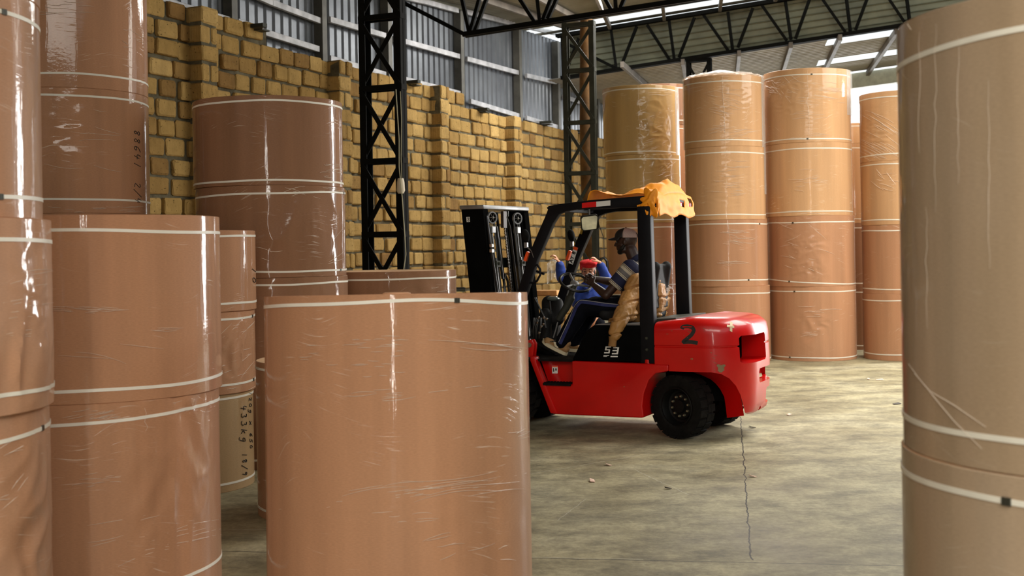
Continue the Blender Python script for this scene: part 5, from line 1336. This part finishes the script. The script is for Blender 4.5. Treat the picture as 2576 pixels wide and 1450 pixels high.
# legs under the trousers so the body is one figure
for s, kx, ax_ in ((1, Vector((1.045, .17, 1.125)), Vector((1.262, .17, .775))), (-1, Vector((1.06, -.15, 1.135)), Vector((1.28, -.17, .76)))):
    sk.cap((.56, s * .09, 1.13), .08, kx, .055); sk.cap(kx, .052, kx.lerp(ax_, .35), .052); sk.cap(kx.lerp(ax_, .35), .052, ax_, .035)
body = organic(sk, 'body', M['skin_dark'], dr, .0065, 3)
for k in (-1, 1):
    mb = MB(); mb.ell(R(.084, .030 * k, .004), (.007, .012, .008), (hf.normalized(), sd, hu)); mb.build('eye', simple('eye_white', (.10, .09, .08), .3) if k < 0 else bpy.data.materials['eye_white'], dr)
bd = MB(); bd.cap(R(.03, .050, -.055), .022, R(.064, .014, -.090), .027); bd.cap(R(.03, -.050, -.055), .022, R(.064, -.014, -.090), .027); bd.cap(R(.0, .066, -.02), .012, R(.03, .056, -.06), .018); bd.cap(R(.0, -.066, -.02), .012, R(.03, -.056, -.06), .018); organic(bd, 'beard', M['hair'], dr, .006, 3)
# cap
def dome(mat, cond, nm, parent, sc=1.0, tk=.004):
    mb = MB(); vs = []; n, m_ = 40, 14; fs = []
    for i in range(m_ + 1):
        t = PI / 2 * 1.03 * i / m_
        for k in range(n):
            a = 2 * PI * k / n
            x, y, z = math.sin(t) * math.cos(a), math.sin(t) * math.sin(a), math.cos(t)
            vs.append(R(-.010 + x * .113 * sc, y * .091 * sc, .040 + z * .088 * sc + .010 * x))
    for i in range(m_):
        for k in range(n):
            a = 2 * PI * (k + .5) / n
            if cond(a, i / m_): fs.append((i * n + k, i * n + (k + 1) % n, (i + 1) * n + (k + 1) % n, (i + 1) * n + k))
    mb.add(vs, fs); o = mb.build(nm, mat, None, angle=80); md = o.modifiers.new('s', 'SOLIDIFY'); md.thickness = tk; bake(o); o.parent = parent; return o
cap_ = dome(M['capblack'], lambda a, t: math.cos(a) > .15, 'cap', dr, 1.0)
dome(M['capgrey'], lambda a, t: math.cos(a) <= .15 and not (math.cos(a) < -.93 and t > .62), 'cap_back', cap_, 1.0)
cap_['label'] = 'black cap with dark peak'
mb = MB(); mb.ell(R(-.01, 0, .128), (.009, .009, .005)); mb.build('cap_button', M['capblack'], cap_)
vs = []
for i in range(7):
    for k in range(15):
        a = -1.15 + 2.3 * k / 14; t = i / 6
        rr_ = 1 + .62 * t * math.cos(a) ** .5
        vs.append(R(-.010 + .111 * math.cos(a) * rr_, .091 * math.sin(a), .043 + .010 * math.cos(a) - .012 * t - .020 * abs(math.sin(a)) * t + 0))
mb = MB(); mb.add(vs, [(i * 15 + k, i * 15 + k + 1, (i + 1) * 15 + k + 1, (i + 1) * 15 + k) for i in range(6) for k in range(14)])
o = mb.build('cap_peak', M['capblack'], None, angle=80); md = o.modifiers.new('s', 'SOLIDIFY'); md.thickness = .006; bake(o); o.parent = cap_
# striped shirt: stripes woven across the cloth
def stripes(name, direction, origin, offs):
    m, N, L, b = nmat(name)
    tc = N.new('ShaderNodeTexCoord').outputs['Object']
    d = Vector(direction).normalized()
    vm = N.new('ShaderNodeVectorMath'); vm.operation = 'SUBTRACT'; L.new(tc, vm.inputs[0]); vm.inputs[1].default_value = origin
    dp = N.new('ShaderNodeVectorMath'); dp.operation = 'DOT_PRODUCT'; L.new(vm.outputs[0], dp.inputs[0]); dp.inputs[1].default_value = d
    t = math_n(N, L, 'FRACT', math_n(N, L, 'ADD', math_n(N, L, 'DIVIDE', dp.outputs['Value'], .185), offs))
    r = N.new('ShaderNodeValToRGB'); r.color_ramp.interpolation = 'CONSTANT'; e = r.color_ramp.elements
    navy, cr, gr, bl = (.010, .012, .045), (.58, .52, .40), (.17, .16, .16), (.008, .008, .012)
    seq = [(0, navy), (.24, cr), (.29, bl), (.315, cr), (.36, bl), (.38, gr), (.56, cr), (.70, bl), (.72, cr), (.76, bl), (.79, cr), (.82, navy)]
    e[0].position, e[0].color = 0, (*navy, 1); e[1].position, e[1].color = .24, (*cr, 1)
    for p, c in seq[2:]: k = e.new(p); k.color = (*c, 1)
    L.new(t, r.inputs[0]); L.new(r.outputs[0], b.inputs['Base Color']); b.inputs['Roughness'].default_value = .85
    bn = N.new('ShaderNodeBump'); bn.inputs['Strength'].default_value = .35; bn.inputs['Distance'].default_value = .012
    L.new(noise_t(N, L, tc, 16, 4), bn.inputs['Height']); L.new(bn.outputs[0], b.inputs['Normal'])
    return m
sh = MB()
sh.cap((.575, -.165, 1.475), .080, (.575, .165, 1.475), .080); sh.ell((.595, 0, 1.40), (.135, .205, .14)); sh.ell((.58, 0, 1.24), (.135, .185, .17)); sh.ell((.575, 0, 1.14), (.15, .185, .08))
shirt = organic(sh, 'polo_shirt', stripes('striped_jersey', (.12, 0, 1), (0, 0, 1.0), .14), dr, .009, 5)
for s, e in ((1, eN), (-1, eF)):
    shd = Vector((.57, s * .175, 1.485)); q = shd.lerp(e, .66); mb = MB(); mb.cap(shd, .088, shd.lerp(e, .4), .076); 
    dd = (e - shd).normalized(); mb.tube([shd.lerp(e, .3), q], [.078, .074], 20); organic(mb, 'sleeve', stripes('sleeve_stripes' + ('' if s > 0 else '_far'), shd - e, tuple(e), .05), shirt, .007, 3)
co = MB(); co.tube([(.565, 0, 1.535), (.60, 0, 1.575)], [.083, .072], 24); organic(co, 'collar', M['scarf'], shirt, .008, 3)
# trousers
tr = MB(); kN, aN = Vector((1.045, .17, 1.125)), Vector((1.262, .17, .80)); kF, aF = Vector((1.06, -.15, 1.135)), Vector((1.28, -.17, .79))
tr.cap((.50, -.08, 1.13), .11, (.50, .08, 1.13), .11)
for s, k_2, a_2 in ((1, kN, aN), (-1, kF, aF)):
    tr.cap((.56, s * .09, 1.13), .105, k_2.lerp(Vector((.56, s * .09, 1.13)), .25), .092); tr.cap((.8, s * .14, 1.125), .095, k_2, .080); tr.cap(k_2, .080, k_2.lerp(a_2, .5), .074); tr.cap(k_2.lerp(a_2, .5), .074, a_2, .062)
trs = organic(tr, 'trousers', M['denim'], dr, .009, 4, lambda p: .006 * ridge(Vector((p.x * 9, p.y * 5, p.z * 9))))
ttr = bvh(trs)
for pts, nm, mt, wd, of in (([(1606, 778), (1570, 772), (1520, 768), (1480, 762), (1461, 760), (1450, 772), (1443, 790), (1432, 815), (1420, 842), (1409, 866)], 'side_stripe', M['stripe'], 7.0, .007), ([(1570, 768), (1520, 763), (1480, 757), (1458, 755), (1445, 770), (1437, 790), (1427, 815), (1414, 842), (1405, 862)], 'stripe_piping', M['piping'], 1.6, .009)):
    fine = [Vector((x, y, 0)) for x, y in pts]
    try: stroke(ttr, pts, wd, nm, mt, trs, of)
    except Exception as ex: print('stripe', nm, ex)
# shoes
def shoe(ank, toe, heel, b, par):
    ank, toe, heel = Vector(ank), Vector(toe), Vector(heel); d = (toe - heel).normalized(); up = Vector((-d.z, 0, d.x)); up = up if up.z > 0 else -up
    mb = MB(); mb.cap(heel + d * .035 + up * .055, .036, toe - d * .05 + up * .040, .034); mb.cap(heel + d * .05 + up * .085, .036, heel + d * .13 + up * .07, .034); mb.cap(toe - d * .06 + up * .036 + Vector((0, .015, 0)), .034, toe - d * .035 + up * .030, .030); mb.cap(heel + d * .04 + up * .11, .032, heel + d * .06 + up * .10, .034)
    o = organic(mb, 'shoe', M['shoe'], par, .006, 3)
    L_ = (toe - heel).length; sm = MB(); n = 28
    out = [(t * L_, (.036 + .014 * math.sin(PI * min(1, t * 1.05) ** 1.4)) * math.sqrt(max(0, 1 - abs(2 * t - 1) ** 6))) for t in [k / n for k in range(n + 1)]]
    ringp = [(u, w) for u, w in out] + [(u, -w) for u, w in out[::-1]]
    curve = lambda u: .016 * max(0, (u / L_ - .72) / .28) ** 2
    base = [heel + d * u + BX * w + up * curve(u) for u, w in ringp]; top = [p + up * .030 for p in base]
    N_ = len(base); sm.add(base + top, [(i, (i + 1) % N_, N_ + (i + 1) % N_, N_ + i) for i in range(N_)] + [tuple(range(N_))[::-1], tuple(range(N_, 2 * N_))])
    sm.build('shoe_sole', M['cream'], o, angle=50)
    lc = MB()
    for k in range(5):
        q = heel + d * (.105 + .020 * k) + up * (.112 - .011 * k); lc.tube([q + BX * .036 - up * .012, q + BX * .012 + up * .004, q - BX * .02 + up * .002], .0035, 6); lc.tube([q + BX * .034 - up * .014 + d * .012, q + up * .004, q - BX * .02], .0035, 6)
    lc.build('laces', M['ink'], o)
    pn = MB(); pn.prism([heel + d * (.09) + BX * .043 + up * .036, heel + d * .13 + BX * .047 + up * .040, heel + d * .16 + BX * .047 + up * .075, heel + d * .12 + BX * .042 + up * .085], (0, .004, 0)); pn.build('side_panel', M['cream'], o, smooth=False)
    tn = MB(); tn.cap(heel + d * .075 + up * .125 + BX * .0, .016, heel + d * .10 + up * .128 + BX * .01, .014); tn.build('shoe_tongue', M['cream'], o)
shoe(aN, (1.475, .17, .795), (1.215, .17, .672), .17, dr)
shoe(aF, (1.51, -.17, .70), (1.235, -.17, .678), -.17, dr)
# ---- jacket over the seat back
jk = MB()
sl_ = [pb(x, y, b) for x, y, b in ((1600, 712, .30), (1589, 740, .34), (1578, 766, .42), (1565, 794, .52), (1553, 820, .60), (1546, 844, .62))]
for i in range(len(sl_) - 1):
    for k in range(2):
        p = sl_[i].lerp(sl_[i + 1], (k + .5) / 2); jk.ell(p, (.094 - .007 * i, .060, .055), (AX, BX, ZX))
jk.chain(sl_, [.088, .092, .088, .080, .068, .056])
jk.chain([pb(1600, 700, .25), pb(1618, 735, .25), pb(1620, 780, .22), pb(1600, 800, .25)], [.06, .11, .11, .06])
jk.chain([pb(1590, 792, .40), pb(1560, 806, .36), pb(1535, 806, .34)], [.06, .04, .02])
for k in range(6):
    b = .04 - .065 * k; x0 = 1640 + 3.4 * k
    jk.chain([pb(x0 - 2, 702 - 2 * math.sin(k), b), pb(x0 + 12, 716, b), pb(x0 + 17, 750, b), pb(x0 + 12, 786 + 4 * math.sin(k * 2), b)], [.048, .056, .054, .046])
jk.chain([pb(1630, 700, .2), pb(1645, 694, 0), pb(1662, 700, -.2)], [.055, .06, .055])
jk.chain([pb(1604, 735, .2), pb(1640, 740, .05)], [.09, .09])
jo = organic(jk, 'puffer_jacket', M['jacket'], None, .008, 3, lambda p: -.020 * max(0, 1 - abs(((p.z * 7.5 + p.x * 1.2 + .15 * noise.noise(p * 4)) % 1) - .5) * 9) - .008 * abs(noise.noise(Vector((p.x * 26 + p.z * 14, p.y * 20, p.z * 9)))) - .004 * abs(noise.noise(p * 45))); jo.location = FO; jo.rotation_euler = (0, 0, FRZ)
tag(jo, 'brown puffer jacket draped over the forklift seat with one sleeve hanging down', 'jacket')
mb = MB(); p, q = pb(1543, 848, .62), pb(1540, 871, .62); mb.tube([p, p.lerp(q, .5), q], [.042, .034, .036], 16); mb.build('knit_cuff', simple('ribbed_cuff', (.27, .135, .04), .85, bump=.4, bs=120), jo)
tj = bvh(jo); c_ = hit(tj, 1676, 735, .004)
if c_ is not None:
    v, f_ = text_mesh('NON', .055, 0, 0, .003); rt = dirl(RV); upv = dirl(UV_); an = math.radians(52); X = rt * math.cos(an) + upv * math.sin(an); Y = -rt * math.sin(an) + upv * math.cos(an); mb = MB()
    mb.add([c_ + X * x + Y * y - dirl(FV) * .006 for x, y, _ in v], f_); mb.build('white_lettering', M['white'], jo, smooth=False)

# ---- second person, standing behind the fork lift
PD = 13.3
rt2 = P(1480, 700, PD); rt2 = Vector((rt2.x, rt2.y, 0)); p2 = person('person', rt2, 0, 'person in a red beret and blue coat behind the forklift with both hands raised')
q = lambda x, y, dd=0: P(x, y, PD + dd) - rt2
hc = q(1481, 682); hf = Vector((-.22, -.95, -.14))
sk = MB(); R2, sd2, hu2 = head(sk, hc, hf, (0.06, 0, 1), .93)
sk.cap(hc + Vector((0, .015, -.07)), .05, q(1481, 722, .02), .05)
shl, shr = q(1449, 727), q(1513, 727)
el, er = q(1414, 699, -.06), q(1526, 703, -.06); wl_, wr2 = q(1406, 660, -.10), q(1508, 661, -.12)
for s_, e_, w_2 in ((shl, el, wl_), (shr, er, wr2)):
    sk.cap(s_, .045, e_, .034); sk.cap(e_, .034, w_2, .022)
finger_set(sk, wl_, (-.50, -.1, .85), (-.2, -.9, .1), (-.1, .2, 1), .86, 1.0)
finger_set(sk, wr2, (-.70, -.1, .62), (.1, -.9, -.3), (-.1, .2, 1), .86, .95, thumb=1)
sk.cap(shl, .06, shr, .06); sk.cap(q(1481, 735), .11, (0, 0, .90), .11)
for s in (-1, 1): sk.cap((s * .08, 0, .85), .075, (s * .09, 0, .45), .05); sk.cap((s * .09, 0, .45), .05, (s * .09, .01, .08), .034)
organic(sk, 'body', M['skin_light'], p2, .006, 3)
axs = (hf.normalized(), sd2, hu2)
for k in (-1, 1):
    mb = MB(); mb.ell(R2(.088, .032 * k, .004), (.006, .013, .0045), axs); mb.build('eye', M['hair'], p2)
    mb = MB(); mb.tube([R2(.086, .016 * k, .026), R2(.088, .032 * k, .032), R2(.078, .050 * k, .027)], .0035, 6); mb.build('eyebrow', M['hair'], p2)
hr = MB(); hr.ell(R2(-.025, 0, .005), (.088, .080, .085), axs); hr.cap(R2(-.05, .03, -.05), .045, R2(-.05, -.03, -.05), .045); organic(hr, 'hair', M['hair'], p2, .008, 4)
br = MB(); br.ell(R2(-.02, .004, .086), (.118, .108, .042), axs); br.ell(R2(-.008, .0, .066), (.104, .090, .028), axs); br.ell(R2(-.065, -.04, .055), (.075, .072, .055), axs); br.cap(R2(-.06, -.085, .02), .028, R2(-.07, -.07, -.02), .02)
organic(br, 'beret', M['beret'], p2, .008, 4, lambda p: .003 * ridge(p * 16))
ct = MB(); ct.cap(q(1449, 733), .075, q(1513, 733), .075); ct.ell(q(1481, 755), (.19, .13, .20)); ct.cap(q(1481, 770), .15, (0, 0, 1.08), .15)
for s_, e_, w_2 in ((shl, el, wl_), (shr, er, wr2)):
    ct.cap(s_, .070, e_, .058); ct.cap(e_, .058, e_.lerp(w_2, .80), .046)
cto = organic(ct, 'blue_coat', M['coat'], p2, .009, 4, lambda p: .006 * ridge(p * 11))
mb = MB(); mb.tube([q(1468, 722, -.09), q(1481, 732, -.13), q(1494, 722, -.09)], .02, 10); mb.build('coat_collar', M['coat'], cto)
t_ = MB()
for s in (-1, 1): t_.cap((s * .085, 0, .85), .095, (s * .09, 0, .45), .075); t_.cap((s * .09, 0, .45), .075, (s * .09, .01, .10), .062)
organic(t_, 'trousers', M['denim'], p2, .010, 3)
for s in (-1, 1):
    mb = MB(); mb.cap((s * .09, .03, .045), .042, (s * .095, -.15, .038), .036); organic(mb, 'shoe', M['hose'], p2, .008, 3)

# ------------------------------------------------------------------ things along the wall behind
ORD = ['first', 'second', 'third', 'fourth', 'fifth', 'sixth', 'seventh', 'eighth', 'ninth', 'tenth', 'eleventh']
def plank_stack(cx_, cy_, rz, z0, label, mat, w=1.1, d=.9, name='pallet'):
    r = empty(name, (cx_, cy_, z0), rz)
    for k in range(6): mb = MB(); mb.box((0, -d / 2 + (k + .5) * d / 6, .125), (w, d / 6 - .03, .02)); mb.build('deck_board', mat, r, smooth=False, bevel=.003)
    for x in (-w / 2 + .05, 0, w / 2 - .05): mb = MB(); mb.box((x, 0, .065), (.09, d, .10)); mb.build('bearer', mat, r, smooth=False, bevel=.003)
    for y in (-d / 2 + .05, d / 2 - .05): mb = MB(); mb.box((0, y, .008), (w, .09, .015)); mb.build('bottom_board', mat, r, smooth=False)
    return tag(r, label, 'pallet', 'pallets stacked behind the forklift')
g0 = P(1368, 760, 15.0); wr_z = math.atan2(-.40, .92)
pals = []
for k in range(5): plank_stack(g0.x, g0.y, wr_z, .001 + .137 * k, 'wooden pallet under the yellow blocks behind the forklift, ' + ORD[k] + ' from the floor', M['wood'], 1.2, .8)
zb = .137 * 5 + .003
zt_ = P(1360, 743, 14.7).z; hgt = (zt_ - zb) / 2
U1 = Vector((math.cos(wr_z), math.sin(wr_z), 0)); U2 = Vector((-U1.y, U1.x, 0))
lb = ['leftmost', 'second from left', 'third from left', 'fourth from left', 'fifth from left', 'rightmost']
for r_ in range(2):
    for k in range(6):
        c_ = Vector((g0.x, g0.y, 0)) + U1 * ((k - 2.5) * .195) - U2 * .18; z = zb + r_ * hgt + hgt / 2
        mb = MB(); mb.box((0, 0, 0), (.18, .30, hgt - .006), (U1, U2, ZX)); o = mb.build('stone_block', M['freshblock'], None, smooth=False, bevel=.012); o.location = c_ + ZX * z
        a = o.data.attributes.new('tone', 'FLOAT', 'POINT'); a.data.foreach_set('value', [random.uniform(.5, 1)] * len(o.data.vertices))
        tag(o, 'yellow stone block on the pallets behind the forklift, ' + lb[k] + (' in the upper row' if r_ else ' in the lower row'), 'stone block', 'yellow blocks piled behind the forklift')
mb = MB(); mb.box((0, 0, 0), (.52, .22, .055), (U1, U2, ZX)); o = mb.build('timber_offcut', M['wood'], None, smooth=False, bevel=.006); o.location = P(1358, 729, 14.75); o.location.z = zb + 2 * hgt + .03
tag(o, 'orange-brown timber board lying on top of the yellow blocks', 'timber')
g1 = P(1375, 716, 16.6)
for k in range(8): 
    if .137 * k + .14 < g1.z + .03: plank_stack(g1.x, g1.y, wr_z, .001 + .137 * k, 'dark old pallet against the block wall behind the forklift, ' + ORD[k] + ' from the floor', M['darkwood'], 1.3, .8)
g2 = P(1167, 750, 14.2)
k = 0
while .137 * (k + 1) < g2.z + .02: plank_stack(g2.x, g2.y, wr_z, .001 + .137 * k, 'pallet between the low wide reel and the mast, ' + ORD[k] + ' from the floor', M['wood'], 1.0, .8); k += 1
zt_ = .137 * k + .003
mb = MB(); vs = []
for i in range(13):
    for j in range(9): vs.append(Vector((g2.x, g2.y, zt_ + .012 + .025 * max(0, ridge(Vector((i * .5, j * .5, 2)))))) + U1 * (-.40 + .8 * i / 12) + U2 * (-.3 + .6 * j / 8))
mb.add(vs, [(i * 9 + j, i * 9 + j + 1, (i + 1) * 9 + j + 1, (i + 1) * 9 + j) for i in range(12) for j in range(8)])
tag(mb.build('paper_sheet', simple('pale_green_paper', (.62, .62, .36), .8, var=.2)), 'crumpled pale greenish paper sheet lying on the pallet pile left of the mast', 'paper')
mb = MB(); a_, b_ = P(1161, 751, 14.0), P(1190, 753, 14.0); a_.z = b_.z = zt_ + .055; mb.tube([a_, b_], .013, 10); o = mb.build('red_tool_handle', M['lampred']); tag(o, 'red tool handle lying on the pallet pile left of the mast', 'tool handle')
mb = MB(); a_, b_ = P(1145, 728, 14.3), P(1171, 729, 14.3); mb.tube([a_, a_.lerp(b_, .8), b_], [.022, .028, .024], 12); mb.tube([a_, Vector((a_.x - .02, a_.y, zt_ + .065))], .018, 10); o = mb.build('black_handle', M['hose']); tag(o, 'black rubber grip sticking up beside the low wide reel', 'handle')
# clear film sheet leaning by the wall
mb = MB(); vs = []
for i in range(17):
    for j in range(13):
        p = P(1376 + 55 * i / 16, 664 + 52 * j / 12 - 14 * math.sin(i * .3), 16.2); n_ = .05 * ridge(Vector((i * .35, j * .35, 5))); vs.append(p - FV * n_)
mb.add(vs, [(i * 13 + j, i * 13 + j + 1, (i + 1) * 13 + j + 1, (i + 1) * 13 + j) for i in range(16) for j in range(12)])
tag(mb.build('film_sheet', M['film']), 'dull clear plastic sheet hanging over the dark pallets behind the raised left hand', 'plastic sheet')
# hanging hose loop by the pole
mb = MB(); mb.tube([P(x, y, 18.2) for x, y in ((1506, 665), (1512, 652), (1520, 649), (1527, 658), (1529, 680), (1524, 705), (1516, 716), (1509, 700), (1506, 665))], .022, 10); mb.tube([P(1520, 649, 18.2), P(1519, 600, 18.22), P(1505, 560, 18.3)], .006, 6)
tag(mb.build('hose_coil', M['hose']), 'black hose coil hanging beside the far lattice column, left of the driver', 'hose')
# scraps on the floor
rr = random.Random(12); sc_ = [(1490, 1212, .09, 'pinkish wooden chip on the floor below the forklift, nearest to the foremost reel'), (1530, 1172, .06, 'small pale scrap on the floor between the reel and the rear wheel'), (1892, 1077, .07, 'dark flake on the floor right of the rear wheel shadow'),
       (2256, 1018, .10, 'dark curled scrap beside the blurred right-edge reel'), (2213, 957, .10, 'pale flat scrap on the bright floor before the fourth stack'), (2185, 955, .07, 'thin pale sliver on the floor left of the flat scrap'), (1985, 1045, .07, 'tiny light chip on the floor right of the counterweight'), (1680, 1231, .05, 'small brown crumb on the floor left of the floor joint'), (1893, 1201, .06, 'flake lying on the floor joint')]
for x, y, s, lab in sc_:
    p = onpl(x, y, (0, 0, 0), (0, 0, 1)); mb = MB(); a = rr.uniform(0, PI); u = Vector((math.cos(a), math.sin(a), 0)) * s / 2; v = Vector((-u.y, u.x, 0)) * .45
    mb.prism([p - u - v + ZX * .003, p + u - v * .6 + ZX * .004, p + u * .8 + v + ZX * .014, p - u * .9 + v * .7 + ZX * .006], (0, 0, .004))
    dk = 'dark' in lab or 'brown' in lab
    tag(mb.build('floor_scrap', simple('scrap', (.06, .05, .04) if dk else (.70, .48, .38), .8) if True else None, smooth=False), lab, 'scrap', 'scraps lying on the concrete floor')
